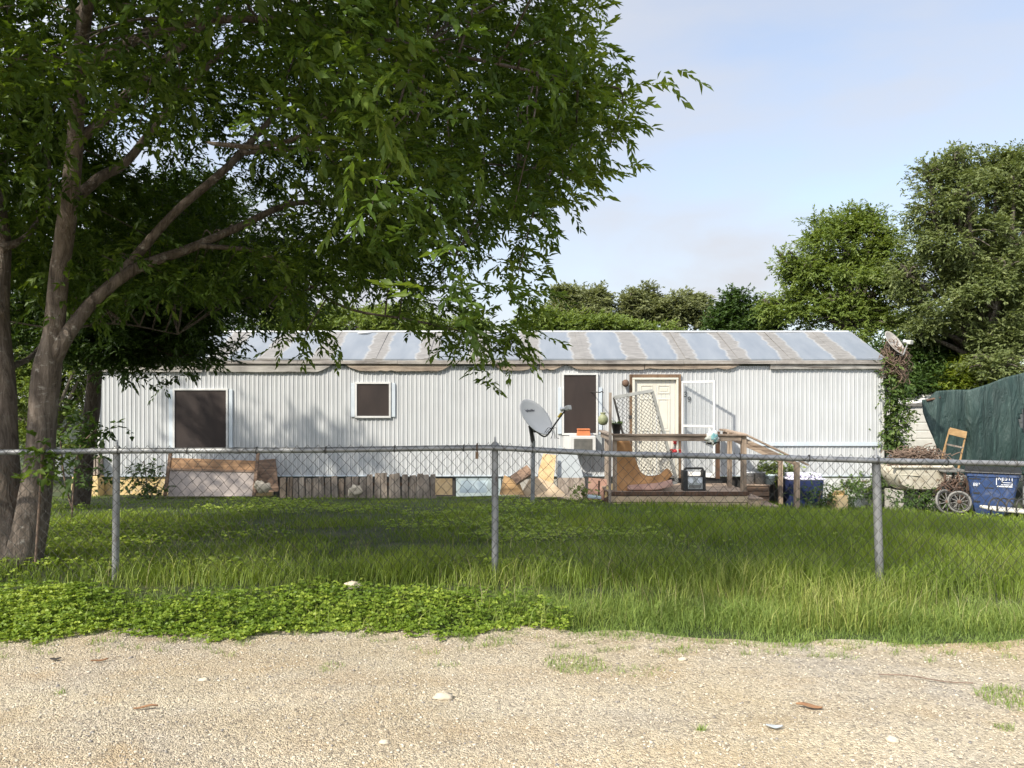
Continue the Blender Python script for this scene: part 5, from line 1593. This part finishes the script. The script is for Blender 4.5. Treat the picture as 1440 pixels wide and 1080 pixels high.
def simple_tree(name, label, x, y, lobes, trunk_r, leafm, barkm, L, Wd, ncl, nspray, K, slen, spr, group=None, lean=(0,0), gap=0.0, trunk_pts=None, extra=None):
    z = gz(x, y)
    root = thing(name, (x, y, z), label, 'tree', group)
    b = MB()
    zt = min(l[2] for l in lobes)
    top = np.array([x+lean[0], y+lean[1], max(zt, z+1.0)])
    if trunk_pts: tp = trunk_pts
    else: tp = [(x, y, z-0.2, trunk_r*1.3), (x+lean[0]*.2, y+lean[1]*.2, z+0.4, trunk_r), (x+lean[0]*.6, y+lean[1]*.6, (z+top[2])/2, trunk_r*.85), (*top, trunk_r*.65)]
    branch(b, tp, 12, 0.12)
    end = tp[-1]
    for l in lobes:
        b_mid = ((end[0]+l[0])/2 + random.uniform(-.2,.2), (end[1]+l[1])/2, (end[2]+l[2])/2 + random.uniform(-.1,.3))
        branch(b, [(end[0], end[1], end[2]-0.15, trunk_r*0.45), (*b_mid, trunk_r*0.3), (l[0], l[1], l[2], trunk_r*0.16), (l[0]+random.uniform(-.3,.3), l[1]+random.uniform(-.3,.3), l[2]+l[5]*0.7, trunk_r*0.05)], 7, 0.08, 4)
        for k in range(6):
            d_ = Vector((random.gauss(0,1), random.gauss(0,1), random.gauss(0.2,.7))).normalized()
            branch(b, [(l[0], l[1], l[2]-0.1, trunk_r*0.14), (l[0]+d_.x*l[3]*.45, l[1]+d_.y*l[4]*.45, l[2]+d_.z*l[5]*.5+.1, trunk_r*0.09), (l[0]+d_.x*l[3]*.85, l[1]+d_.y*l[4]*.85, l[2]+d_.z*l[5]*.85, trunk_r*0.04)], 5, 0.0, 3)
    b.build('trunk', M[barkm], root, fix=False)
    C, U = [], []
    tot = sum(l[3]*l[5] for l in lobes)
    for l in lobes:
        n = int(ncl*l[3]*l[5]/tot)
        ns = 16
        sd_ = unit(RNG.normal(size=(ns, 3)))*RNG.uniform(0.35, 1.0, (ns, 1))
        ss = RNG.uniform(0.16, 0.36, ns)
        pick = RNG.integers(0, ns, n*2)
        u = sd_[pick] + RNG.normal(0, 0.62, (n*2, 3))*ss[pick][:, None]*np.array([1.1,1.1,0.62])
        c = np.array(l[:3]) + u*np.array(l[3:6])
        nzv = vnoise(c, 1.6/max(l[3],.6), l[0])
        k = nzv > RNG.uniform(-0.45, 0.05+gap, len(c))
        c, u = c[k][:n], u[k][:n]
        C.append(c); U.append(u)
    C = np.concatenate(C); U = np.concatenate(U)
    U = unit(U + np.array([0, 0, 0.15]))
    V, Fc, R = crown(C, U, nspray, K, L, Wd, slen, spr)
    np_thing_mesh('crown', V, Fc, R, M[leafm], root)
    return root

# darker tree behind, between the fence and the left end of the home
simple_tree('dark_tree', 'dark leafy tree with a leaning trunk before the left end of the home', -8.05, 14.6,
    [(-9.8,13.2,4.1,3.2,2.3,1.5), (-7.0,12.5,3.9,2.6,1.9,1.3), (-5.2,12.2,3.7,1.7,1.6,1.4), (-5.9,12.4,2.75,1.2,1.0,0.8), (-4.6,12.0,3.3,1.2,1.0,0.85), (-6.9,12.4,3.1,1.3,1.1,1.0), (-6.0,12.2,2.7,1.1,0.8,0.75), (-5.3,12.0,3.0,1.2,0.9,0.8), (-6.7,12.2,3.0,1.2,0.9,0.9), (-5.9,12.3,2.4,0.8,0.7,0.5), (-4.9,12.2,3.6,1.2,1.0,0.8), (-5.9,12.1,3.4,1.3,1.0,0.9), (-5.3,12.3,2.3,0.9,0.7,0.5), (-6.3,12.3,2.35,0.9,0.7,0.5), (-5.6,12.5,2.6,1.0,0.8,0.6), (-11.5,12.5,4.2,2.8,2.2,1.7), (-7.0,12.4,3.0,1.5,1.2,1.1), (-5.9,12.6,2.6,0.9,0.9,0.75), (-10.6,13.4,6.3,1.0,0.9,0.45), (-8.2,13.6,5.9,0.6,0.6,0.35), (-11.8,13.2,6.9,0.8,0.8,0.4), (-9.4,13.2,6.9,0.5,0.5,0.3), (-3.6,12.0,3.7,1.0,1.2,0.8)],
    0.16, 'leaf_dark', 'bark_dark', 0.10, 0.042, 3000, 5, 9, 0.24, 0.15, gap=0.16,
    trunk_pts=[(-8.15,14.6,-0.75,0.22), (-8.05,14.6,-0.3,0.17), (-7.85,14.4,0.6,0.15), (-7.6,14.2,1.6,0.13), (-7.4,13.8,2.6,0.11), (-7.6,13.4,3.6,0.08)])

def far(name, label, px, Y, blobs, leafm, ncl, L=0.16, Wd=0.075, tr=0.16, gap=0.0, group=None, K=8, nspray=5, spr=0.17, slen=0.24):
    L *= 0.72; Wd *= 0.78
    """blobs: (px, py, radius px, radius px vertical, depth offset)"""
    x = (px-CX)/F*Y
    lobes = []
    for (bx, by, rx, rz, dy) in blobs:
        Yy = Y+dy; q = P(bx, by, Yy)
        lobes.append((q.x, q.y, q.z, rx*Yy/F, rx*Yy/F*0.9, rz*Yy/F))
    small = []
    for l in lobes:
        for k in range(3):
            a = random.uniform(-0.4, math.pi+0.4); q_ = random.uniform(0.75, 1.05); z_ = random.uniform(0.26, 0.42)
            small.append((l[0]+math.cos(a)*l[3]*q_, l[1]+random.uniform(-.4,.4)*l[4], l[2]+math.sin(a)*l[5]*q_, l[3]*z_, l[4]*z_, l[5]*z_))
    lobes = lobes + small
    return simple_tree(name, label, x, Y, lobes, tr, leafm, 'bark_far', L, Wd, ncl, nspray, K, slen, spr, group, gap=gap)
GRP = None
far('olive_tree', 'pale olive tree above the roof ridge, the leftmost of the three there', 822, 33, [(800,440,26,26,0),(826,430,28,30,1),(840,450,22,22,0),(812,462,34,16,-1)], 'leaf_olive', 900, 0.19, 0.085, 0.14, 0.16)
far('olive_tree', 'pale olive tree with an open crown above the middle of the roof ridge', 905, 34, [(890,432,22,18,0),(910,425,28,20,1),(925,445,26,18,0),(885,455,24,16,0)], 'leaf_olive', 640, 0.19, 0.085, 0.12, 0.28)
far('olive_tree', 'pale olive tree with thin bare stems above the roof ridge, right of the middle one', 965, 34, [(952,432,22,16,0),(972,432,22,14,1),(982,447,18,14,0),(945,448,20,14,0)], 'leaf_olive', 520, 0.19, 0.085, 0.10, 0.30)
far('green_bush', 'dark green bushy growth just above the roof ridge behind the hanging branch', 800, 26, [(760,462,34,18,0),(800,460,36,16,0),(850,464,40,12,0),(905,468,40,8,0)], 'leaf_bright', 620, 0.15, 0.07, 0.08)
far('yellow_green_tree', 'sunlit yellow-green tree seen over the roof behind the leafy branches', 520, 28, [(430,455,50,24,0),(500,452,50,26,1),(570,455,50,24,0),(640,462,44,18,0)], 'leaf_bright', 1100, 0.16, 0.075, 0.14)
far('green_tree', 'small dark green tree at the right half of the ridge', 1045, 27, [(1035,442,26,22,0),(1065,450,26,20,0),(1018,455,18,16,0),(1045,465,44,16,0)], 'leaf_dark', 620, 0.16, 0.075, 0.1)
far('pecan_tree', 'bright green tree with a spreading crown behind the right end of the roof', 1190, 25, [(1130,385,36,22,0),(1165,345,40,34,0.5),(1205,335,44,38,1),(1245,360,36,44,0),(1180,400,60,40,0),(1120,435,40,32,0),(1190,450,66,34,-.5),(1245,430,50,50,0.5),(1105,372,16,12,0)], 'leaf_bright', 2300, 0.14, 0.066, 0.2, 0.30)
far('oak_tree', 'tall grey-green oak at the right edge, higher than every other tree', 1395, 22.5, [(1330,268,52,40,0),(1385,243,48,34,1),(1440,266,60,46,0.5),(1350,330,76,56,-.5),(1430,340,80,70,0),(1325,410,60,48,0),(1400,430,80,56,-1),(1480,430,80,80,0),(1440,490,60,44,-1),(1340,465,52,36,0),(1500,300,70,90,1),(1400,520,40,22,-2)], 'leaf_oak', 4200, 0.135, 0.065, 0.26, 0.06)
far('understory_tree', 'dark understory tree between the roof dish and the green cloth', 1300, 23, [(1270,500,34,34,0),(1310,520,40,32,0),(1345,500,36,30,0),(1290,545,44,22,-.5)], 'leaf_dark', 900, 0.13, 0.06, 0.1, 0.12)
far('yellow_green_bush', 'bright yellow-green bush just above the green shade cloth', 1375, 22, [(1372,525,26,20,0),(1390,515,18,12,0),(1350,540,24,12,0)], 'leaf_yellow', 420, 0.12, 0.055, 0.06, 0.0)
far('bushy_tree', 'light green bushy tree seen between the trunks at the far left', 60, 21, [(20,560,60,60,0),(80,520,50,60,0),(120,540,34,50,1),(60,620,60,40,0),(-60,520,90,90,0),(30,440,90,70,1),(120,460,50,40,1.5)], 'leaf_bright', 1700, 0.13, 0.06, 0.14)
far('tall_far_tree', 'tall green tree far behind the home, showing through the near crown', 250, 30, [(150,420,90,70,0),(260,400,100,80,1),(360,430,90,60,0),(250,300,80,60,0)], 'leaf_dark', 1500, 0.18, 0.08, 0.2)

# ------------------------------------------------------------------ vines and shrubs
def leafy(name, label, cat, pts, n, L, Wd, mat, parent=None, spread=(0.12,0.08,0.12), stem=None, K=6, slen=0.16, stem_mat='vine_dry', base=None):
    pts = np.array(pts, float)
    idx = RNG.integers(0, len(pts), n)
    c = pts[idx] + RNG.normal(0, 1, (n, 3))*np.array(spread)
    d = RNG.normal(0, 1, (n, 3)) + np.array([0, -0.4, 0.1])
    V, Fc, R = sprays(c, d, slen*RNG.uniform(.6,1.3,n), K, L, Wd, 0.4)
    if base is None: base = Vector((pts[:,0].mean(), pts[:,1].mean(), gz(pts[:,0].mean(), pts[:,1].mean())))
    t_ = thing(name, base, label, cat)
    np_thing_mesh('leaves', V, Fc, R, M[mat], t_)
    if stem:
        b = MB()
        for s_ in stem: b.tube(crom([tuple(q) for q in s_], 5), 0.012, 5)
        b.build('stem', M[stem_mat], t_, fix=False)
    return t_
YV = HY-0.05
pts = [P(1256+6*math.sin(y_*0.07), y_, YV) for y_ in range(500, 690, 4)] + [P(1262+5*math.sin(y_*0.11), y_, YV) for y_ in range(540, 650, 5)]
leafy('corner_vine', 'green climbing vine covering the right corner of the mobile home', 'vine', pts, 760, 0.085, 0.05, 'vine', spread=(0.15,0.12,0.07),
      stem=[[P(1252,720,YV), P(1256,650,YV), P(1252,580,YV), P(1256,510,YV), P(1262,480,YV)], [P(1258,720,YV), P(1264,640,YV), P(1262,560,YV), P(1258,500,YV)]])
tangle('dry_vine_bunch', 'bunch of dry reddish vine stems hanging under the roof dish', 'dry vines', P(1258, 512, HY-0.05), (0.34,0.18,0.52), 190, 0.008, 'vine_dry')
pts = [P(1180+i*6, 690-12*math.sin(i*0.35), HY-0.3) for i in range(10)] + [P(1230,670+6*i,HY-.3) for i in range(6)]
leafy('creeping_vine', 'green creeper arching along the white skirting at the right end', 'vine', pts, 150, 0.085, 0.05, 'vine', spread=(0.14,0.12,0.12), stem=[[P(1175,700,HY-.3), P(1200,680,HY-.3), P(1225,678,HY-.3), P(1240,700,HY-.3)]])
pts = [P(1074+i*4.5, 664-9*math.sin(i*0.4)+ (4 if i%2 else 0), 18.0) for i in range(9)]
leafy('potted_shrub', 'leafy green shrub behind the buckets at the porch steps', 'shrub', pts, 130, 0.085, 0.05, 'leaf_bright', spread=(0.10,0.10,0.10), stem=[[P(1090,705,18.0), P(1088,680,18.0), P(1090,655,18.0)]])
pts = [P(1130+i*6, 700-6*math.sin(i*0.6), 16.75) for i in range(12)]
leafy('weedy_shrub', 'dark green weedy shrub in front of the navy tote', 'shrub', pts, 260, 0.065, 0.032, 'leaf_dark', spread=(0.20,0.12,0.15), stem=[[P(1150,718,16.75), P(1152,700,16.75), P(1156,690,16.75)]])
pts = [P(1268+i*7, 702-3*math.sin(i*0.8), 16.7) for i in range(9)]
leafy('low_weeds', 'low dark weeds growing under the cream tub', 'weeds', pts, 190, 0.075, 0.04, 'leaf_dark', spread=(0.18,0.12,0.10), stem=[[P(1290,716,16.7), P(1292,700,16.7), P(1296,694,16.7)]])
pts = [P(205+8*math.sin(i), 690-4.5*i, 17.2) for i in range(9)] + [P(220,670,17.2), P(190,675,17.2), P(228,684,17.2), P(215,688,17.2)]
leafy('wall_shrub', 'small leafy shrub against the wall left of the framed panel', 'shrub', pts, 85, 0.10, 0.055, 'leaf_dark', spread=(0.16,0.12,0.10), stem=[[P(208,700,17.2), P(206,675,17.2), P(202,648,17.2)], [P(210,700,17.2), P(222,680,17.2), P(230,668,17.2)]])
pts = [P(820+6*math.sin(i*2), 690+2*i, 16.6) for i in range(6)]
leafy('small_weed', 'small bright weed growing below the air conditioner', 'weed', pts, 50, 0.07, 0.035, 'leaf_bright', spread=(0.10,0.08,0.10), stem=[[P(820,710,16.6), P(820,698,16.6), P(822,688,16.6)]])
pts = [P(62+6*math.sin(i*1.3), 628+6*i, 6.15) for i in range(7)] + [P(100,640,6.2), P(115,655,6.2), P(85,630,6.2)]
leafy('fence_vine', 'young vine shoots on the fence rail in front of the trunks', 'vine', pts, 26, 0.075, 0.042, 'leaf', spread=(0.06,0.05,0.05), slen=0.12, stem=[[P(50,790,6.3), P(56,700,6.25), P(60,640,6.17), P(64,620,6.2)]])
pts = [P(150-i*9, 600+10*abs(math.sin(i)), 11) for i in range(8)] + [P(130,640,11), P(110,650,11), P(140,618,11), P(120,670,11), P(95,680,11)]
leafy('sapling', 'thin dark sapling before the white shed, right of the trunks', 'sapling', pts, 75, 0.115, 0.055, 'leaf_dark', spread=(0.14,0.2,0.14), slen=0.25, stem=[[P(100,745,11), P(104,680,11), P(112,630,11), P(140,600,11)], [P(102,720,11), P(90,670,11), P(85,620,11)]])

#@@GRASS
# ------------------------------------------------------------------ grass
def fld(x, y, s, seed): 
    """cheap smooth noise on arrays, about -1..1"""
    return (np.sin(x*s*1.3+seed)+np.sin(y*s*1.7-seed*2)+np.sin((x+y)*s*0.9+seed*3)+np.sin((x-y*1.3)*s*2.1+seed))/4

def scatter(n, y0, y1, xm=0.72, pad=1.2, pw=1.0):
    y = y0 + (y1-y0)*RNG.random(n)**pw
    x = (RNG.random(n)*2-1)*(xm*y+pad)
    return x, y

def lawn():
    Vs, Fs, Rs = [], [], []; nv = 0
    def put(x, y, h, w, lean, r):
        nonlocal nv
        V, Fc, R = blades(np.stack([x, y, np.where(y < edge_y(x)+0.12, road_z(x, y)-0.004, G(x, y)-0.01)], 1), h, w, lean, np.clip(r, 0, 1))
        Vs.append(V); Fs.append(Fc+nv); Rs.append(R); nv += len(V)
    # yard behind the fence, thinning out of the ground texture with distance
    for (n, y0, y1, hw) in ((62000, 6.0, 9.0, 1.0), (56000, 9.0, 13.0, 1.45), (52000, 13.0, 18.25, 2.0)):
        x, y = scatter(n, y0, y1, 0.70, 1.3)
        f = fld(x, y, 0.9, 1.3); f2 = fld(x, y, 2.7, 4.1)
        right = smooth01((x-0.3)/2.5)
        h = (0.085 + 0.13*right + 0.045*f + 0.04*f2)*RNG.uniform(0.55, 1.3, len(x))
        h *= 1 - 0.45*smooth01((y-12.5)/2.5)
        h += 0.10*np.exp(-((y-6.25)/0.25)**2)*RNG.random(len(x))
        keep = RNG.random(len(x)) < 0.72 + 0.45*f2 + 0.3*f
        h *= 1 + 0.45*fld(x, y, 4.4, 0.3)
        x, y, h, f, f2, right = [q[keep] for q in (x, y, h, f, f2, right)]
        ok = ~((y > 16.4) & (x > 2.0) & (x < 5.1))
        x, y, h, f, f2, right = [q[ok] for q in (x, y, h, f, f2, right)]
        put(x, y, np.maximum(h, .04), RNG.uniform(0.004, 0.0085, len(x))*hw, RNG.uniform(0.1, 0.9, len(x)), 0.34 + 0.34*f + 0.24*f2 + RNG.normal(0, 0.16, len(x)) + 0.12*right)
    V = np.concatenate(Vs); Fc = np.concatenate(Fs); R = np.concatenate(Rs)
    o = np_thing_mesh('lawn_grass', V, Fc, R, M['grass'], loc=(0,0,0)); tag(o, 'green lawn grass of the yard', kind='stuff')
    # fence line and right-hand verge: tall straw-coloured grass
    Vs.clear(); Fs.clear(); Rs.clear(); nv = 0
    x, y = scatter(46000, 5.05, 6.9, 0.74, 1.0)
    f = fld(x, y, 2.0, 2.2)
    right = smooth01((x+0.4)/1.1)
    p = np.where(y < 5.75, 0.12+right, 0.42+0.45*right)
    keep = RNG.random(len(x)) < p*(0.55+0.6*f)
    x, y, f, right = x[keep], y[keep], f[keep], right[keep]
    h = (0.15 + 0.12*smooth01((y-5.2)/0.7)*(0.5+0.5*right) + 0.07*f)*RNG.uniform(0.45, 1.3, len(x))
    put(x, y, np.maximum(h, .05), RNG.uniform(0.003, 0.0065, len(x)), RNG.uniform(0.15, 1.0, len(x)), 0.38 + 0.30*f + RNG.normal(0, 0.2, len(x)))
    o = np_thing_mesh('tall_grass', np.concatenate(Vs), np.concatenate(Fs), np.concatenate(Rs), M['grass_dry'], loc=(0,0,0)); tag(o, 'tall yellowish grass along the fence and right verge', kind='stuff')
    # short fine verge grass by the road on the right
    Vs.clear(); Fs.clear(); Rs.clear(); nv = 0
    x, y = scatter(70000, 4.6, 5.75, 0.74, 1.0)
    e = edge_y(x)
    p = smooth01((y-e+0.08+0.10*fld(x, y, 8, 1.7))/0.22)*np.clip(0.15+smooth01((x+0.35)/0.6), 0, 1)*(1-0.7*smooth01((y-5.45)/0.3))
    keep = RNG.random(len(x)) < p
    x, y, e = x[keep], y[keep], e[keep]
    h = (0.03 + 0.09*smooth01((y-e)/0.45))*RNG.uniform(0.4, 1.35, len(x))*(1+0.5*fld(x, y, 6, 1))
    put(x, y, h, RNG.uniform(0.0022, 0.0045, len(x)), RNG.uniform(0.3, 1.5, len(x)), 0.42 + 0.25*fld(x,y,3,.7) + RNG.normal(0, 0.2, len(x)))
    cxs = RNG.uniform(-4.2, 4.2, 150); cys = edge_y(cxs) + 0.04 - 0.34*RNG.random(150)**1.6
    pk_ = RNG.integers(0, 150, 3000)
    x = cxs[pk_] + RNG.normal(0, 0.028, 3000); y = cys[pk_] + RNG.normal(0, 0.016, 3000)
    put(x, y, RNG.uniform(0.015, 0.055, 3000), RNG.uniform(0.002, 0.004, 3000), RNG.uniform(0.4, 1.6, 3000), RNG.normal(0.45, 0.2, 3000))
    o = np_thing_mesh('verge_grass', np.concatenate(Vs), np.concatenate(Fs), np.concatenate(Rs), M['grass_blue'], loc=(0,0,0)); tag(o, 'short fine grass at the edge of the gravel road', kind='stuff')
lawn()

def yard_weeds():
    # patches of broad-leaved weeds low in the grass
    n = 26000
    x, y = scatter(n, 6.4, 16.0, 0.70, 1.2, 1.25)
    f = fld(x, y, 1.05, 7.7) + 0.35*fld(x, y, 3.1, 0.9)
    k = RNG.random(n) < smooth01((f-0.02)/0.35)*(1-0.75*smooth01((x-1.0)/2.5))
    x, y, f = x[k], y[k], f[k]; m = len(x)
    Vs, Fs, Rs = [], [], []; nv = 0
    h = RNG.uniform(0.03, 0.12, m)
    r0 = np.clip(0.55 + 0.3*f + RNG.normal(0, .2, m), 0, 1); az0 = RNG.random(m)*6.283
    for q in range(3):
        a = az0 + q*2.094
        d = np.stack([np.cos(a), np.sin(a), RNG.uniform(-.2,.45,m)], 1)
        sz = RNG.uniform(0.024, 0.050, m)*(0.8+0.03*y)
        V, Fc, R = leaf_arrays(np.stack([x, y, G(x, y)+h], 1), d, np.tile([0,-0.3,1.0],(m,1))+RNG.normal(0,.5,(m,3)), sz, sz*0.7, r0)
        Vs.append(V); Fs.append(Fc+nv); Rs.append(R); nv += len(V)
    o = np_thing_mesh('yard_weeds', np.concatenate(Vs), np.concatenate(Fs), np.concatenate(Rs), M['clover'], loc=(0,0,0)); tag(o, 'low broad-leaved weeds growing in the yard grass', kind='stuff')
    # thin dry stalks
    n = 3600
    x, y = scatter(n, 5.15, 11.5, 0.70, 1.0, 1.3)
    k = RNG.random(n) < 0.35 + 0.5*smooth01((x+0.2)/1.5) + 0.3*fld(x, y, 2.1, 3.0)
    k &= (y > 5.9) | (x > -0.3)
    x, y = x[k], y[k]; m = len(x)
    V, Fc, R = blades(np.stack([x, y, G(x, y)-0.01], 1), RNG.uniform(0.14, 0.34, m), RNG.uniform(0.002, 0.0035, m), RNG.uniform(0.15, 1.1, m), np.clip(RNG.normal(.5, .25, m), 0, 1))
    o = np_thing_mesh('dry_stalks', V, Fc, R, M['straw'], loc=(0,0,0)); tag(o, 'thin dry straw stalks standing in the grass', kind='stuff')
yard_weeds()

def clover():
    n = 52000
    x, y = scatter(n, 4.6, 6.35, 0.74, 1.0)
    e = edge_y(x)
    bd = -0.25 + 0.25*np.sin(y*5+1) + 0.12*np.sin(x*9)
    f = fld(x, y, 2.2, 5.5)
    p = smooth01((y-e+0.05+0.07*fld(x, y, 9, 3.3))/0.12)*(1-smooth01((x-bd)/0.6))*(1-smooth01((y-5.5-0.25*f)/0.45))
    keep = RNG.random(n) < p*np.clip(0.8+0.5*f, 0.15, 1)
    x, y, e, f = x[keep], y[keep], e[keep], f[keep]
    m = len(x)
    h = 0.72*(0.02 + 0.11*smooth01((y-e)/0.35) + 0.04*f + 0.045*fld(x, y, 6.3, .4))*RNG.uniform(0.25, 1.3, m)
    h = np.maximum(h, 0.015)
    lift = np.where(y < e+0.12, road_z(x, y), G(x, y)) + h
    Vs, Fs, Rs = [], [], []; nv = 0
    az0 = RNG.random(m)*6.283
    r0 = np.clip(0.42 + 0.30*f + 0.2*fld(x, y, 7.5, 2.0) + RNG.normal(0, .22, m), 0, 1)
    for k in range(3):
        a = az0 + k*2.094
        d = np.stack([np.cos(a), np.sin(a), RNG.uniform(-.25,.35,m)], 1)
        s = RNG.uniform(0.7, 1.3, m)
        # rounded leaflets: two overlapping diamonds would double cost; one broad one reads well
        V, Fc, R = leaf_arrays(np.stack([x, y, lift], 1), d, np.tile([0,-0.3,1.0],(m,1))+RNG.normal(0,.55,(m,3)), 0.0235*s, 0.020*s, r0)
        Vs.append(V); Fs.append(Fc+nv); Rs.append(R); nv += len(V)
    V, Fc, R = blades(np.stack([x, y, G(x,y)-0.01],1)[::2], h[::2], np.full(len(x[::2]), 0.003), np.full(len(x[::2]), 0.15), r0[::2]*0.4)
    Vs.append(V); Fs.append(Fc+nv); Rs.append(R)
    o = np_thing_mesh('clover', np.concatenate(Vs), np.concatenate(Fs), np.concatenate(Rs), M['clover'], loc=(0,0,0)); tag(o, 'bright green clover along the left of the road', kind='stuff')
clover()

# tufts on the road, each a plant of its own
def tuft(px, py, n, rx, ry, h, label):
    Y = CAMZ*F/(py-HZ); x0 = (px-CX)/F*Y
    ra = np.sqrt(RNG.random(n))*1.5; an = RNG.random(n)*6.283; x = x0 + rx*ra*np.cos(an); y = Y + ry*ra*np.sin(an)
    z = road_z(x, y) - 0.006
    V, Fc, R = blades(np.stack([x, y, z], 1), h*RNG.uniform(.4, 1.3, n), RNG.uniform(0.0025, 0.0045, n), RNG.uniform(.3, 1.4, n), np.clip(RNG.normal(.45, .22, n), 0, 1))
    o = np_thing_mesh('grass_tuft', V, Fc, R, M['grass_blue'], loc=(x0, Y, float(road_z(x0, Y)))); tag(o, label, 'grass tuft', 'grass tufts on the gravel road')
tuft(808, 938, 420, 0.12, 0.11, 0.042, 'long dark tuft of grass on the gravel near the verge at mid picture')
tuft(885, 946, 130, 0.14, 0.06, 0.03, 'thin low strip of grass right of the long dark tuft')
tuft(465, 946, 60, 0.05, 0.06, 0.03, 'sparse small tuft left of centre on the gravel')
tuft(630, 940, 40, 0.06, 0.03, 0.03, 'faint tuft near the verge left of the middle post')
tuft(985, 1032, 38, 0.018, 0.015, 0.035, 'tiny tuft alone in the open gravel, nearest the camera in mid road')
tuft(1425, 990, 480, 0.11, 0.11, 0.042, 'thick tuft of grass at the right edge of the road')
tuft(1413, 1028, 70, 0.03, 0.03, 0.03, 'small tuft just in front of the thick right-hand tuft')
tuft(85, 978, 22, 0.02, 0.015, 0.03, 'tiny sparse tuft on the gravel at far left')
tuft(700, 905, 60, 0.06, 0.025, 0.035, 'low tuft of grass just off the clover edge')

# small things on the road
def onroad(px, py):
    Y = CAMZ*F/(py-HZ); x = (px-CX)/F*Y
    return Vector((x, Y, float(road_z(x, Y))))
for (px, py, r, lab) in ((624,987,0.036,'largest pale stone on the gravel road left of centre'),(287,961,0.02,'small pinkish stone near the left verge'),(1255,1048,0.022,'small tan stone at lower right of the road'),(960,932,0.02,'pale stone near the right verge'),(540,1052,0.018,'pale stone low at the centre left of the road')):
    c = onroad(px, py)
    o = blob(c+Vector((0,0,r*0.3)), r, 0.5, px*0.3, 12, 8, 1.3, 0.9, 0.6).build('stone', M['rock']); tag(o, lab, 'stone', 'larger stones on the road')
def flatleaf(px, py, L, wd, mat, name, label, cat, rot):
    c = onroad(px, py)+Vector((0,0,0.012))
    R_ = Matrix.Rotation(rot, 3, 'Z')
    rows = [[c + R_ @ Vector((L*(u-.5), wd*(v-.5)*math.sin(math.pi*min(max(u,.08),.92)), 0.005*math.sin(u*5+px)+0.006*abs(v-.5)*2)) for u in (0,.25,.5,.75,1)] for v in (0,.5,1)]
    o = sheet(rows, sub=3).build(name, M[mat], fix=False)
    md = o.modifiers.new('thickness', 'SOLIDIFY'); md.thickness = 0.003
    tag(o, label, cat)
flatleaf(1138, 1003, 0.12, 0.045, 'deadleaf', 'dead_leaf', 'curled brown dead leaf on the gravel right of centre', 'dead leaf', -0.3)
flatleaf(1089, 1029, 0.075, 0.035, 'grey_board', 'plastic_scrap', 'dark grey scrap lying flat on the gravel below the dead leaf', 'scrap', -0.1)
flatleaf(205, 1004, 0.11, 0.02, 'deadleaf', 'dead_leaf', 'reddish brown dead leaf on the left of the gravel', 'dead leaf', 0.2)
flatleaf(78, 933, 0.06, 0.03, 'dark_metal', 'dark_scrap', 'small dark scrap on the gravel by the left verge', 'scrap', 0.1)
flatleaf(140, 936, 0.09, 0.02, 'deadleaf', 'dead_leaf', 'thin brown dead leaf near the left verge', 'dead leaf', 0.6)
# thin fallen twig
b = MB(); c = onroad(1300, 962); b.tube(crom([c+Vector((-.22,.05,.012)), c+Vector((-.08,.01,.02)), c+Vector((.08,-.06,.012)), c+Vector((.2,-.1,.02))],4), 0.003, 5)
o = b.build('fallen_twig', M['vine_dry'], fix=False); tag(o, 'thin brown twig lying on the gravel toward the thick right tuft', 'twig')
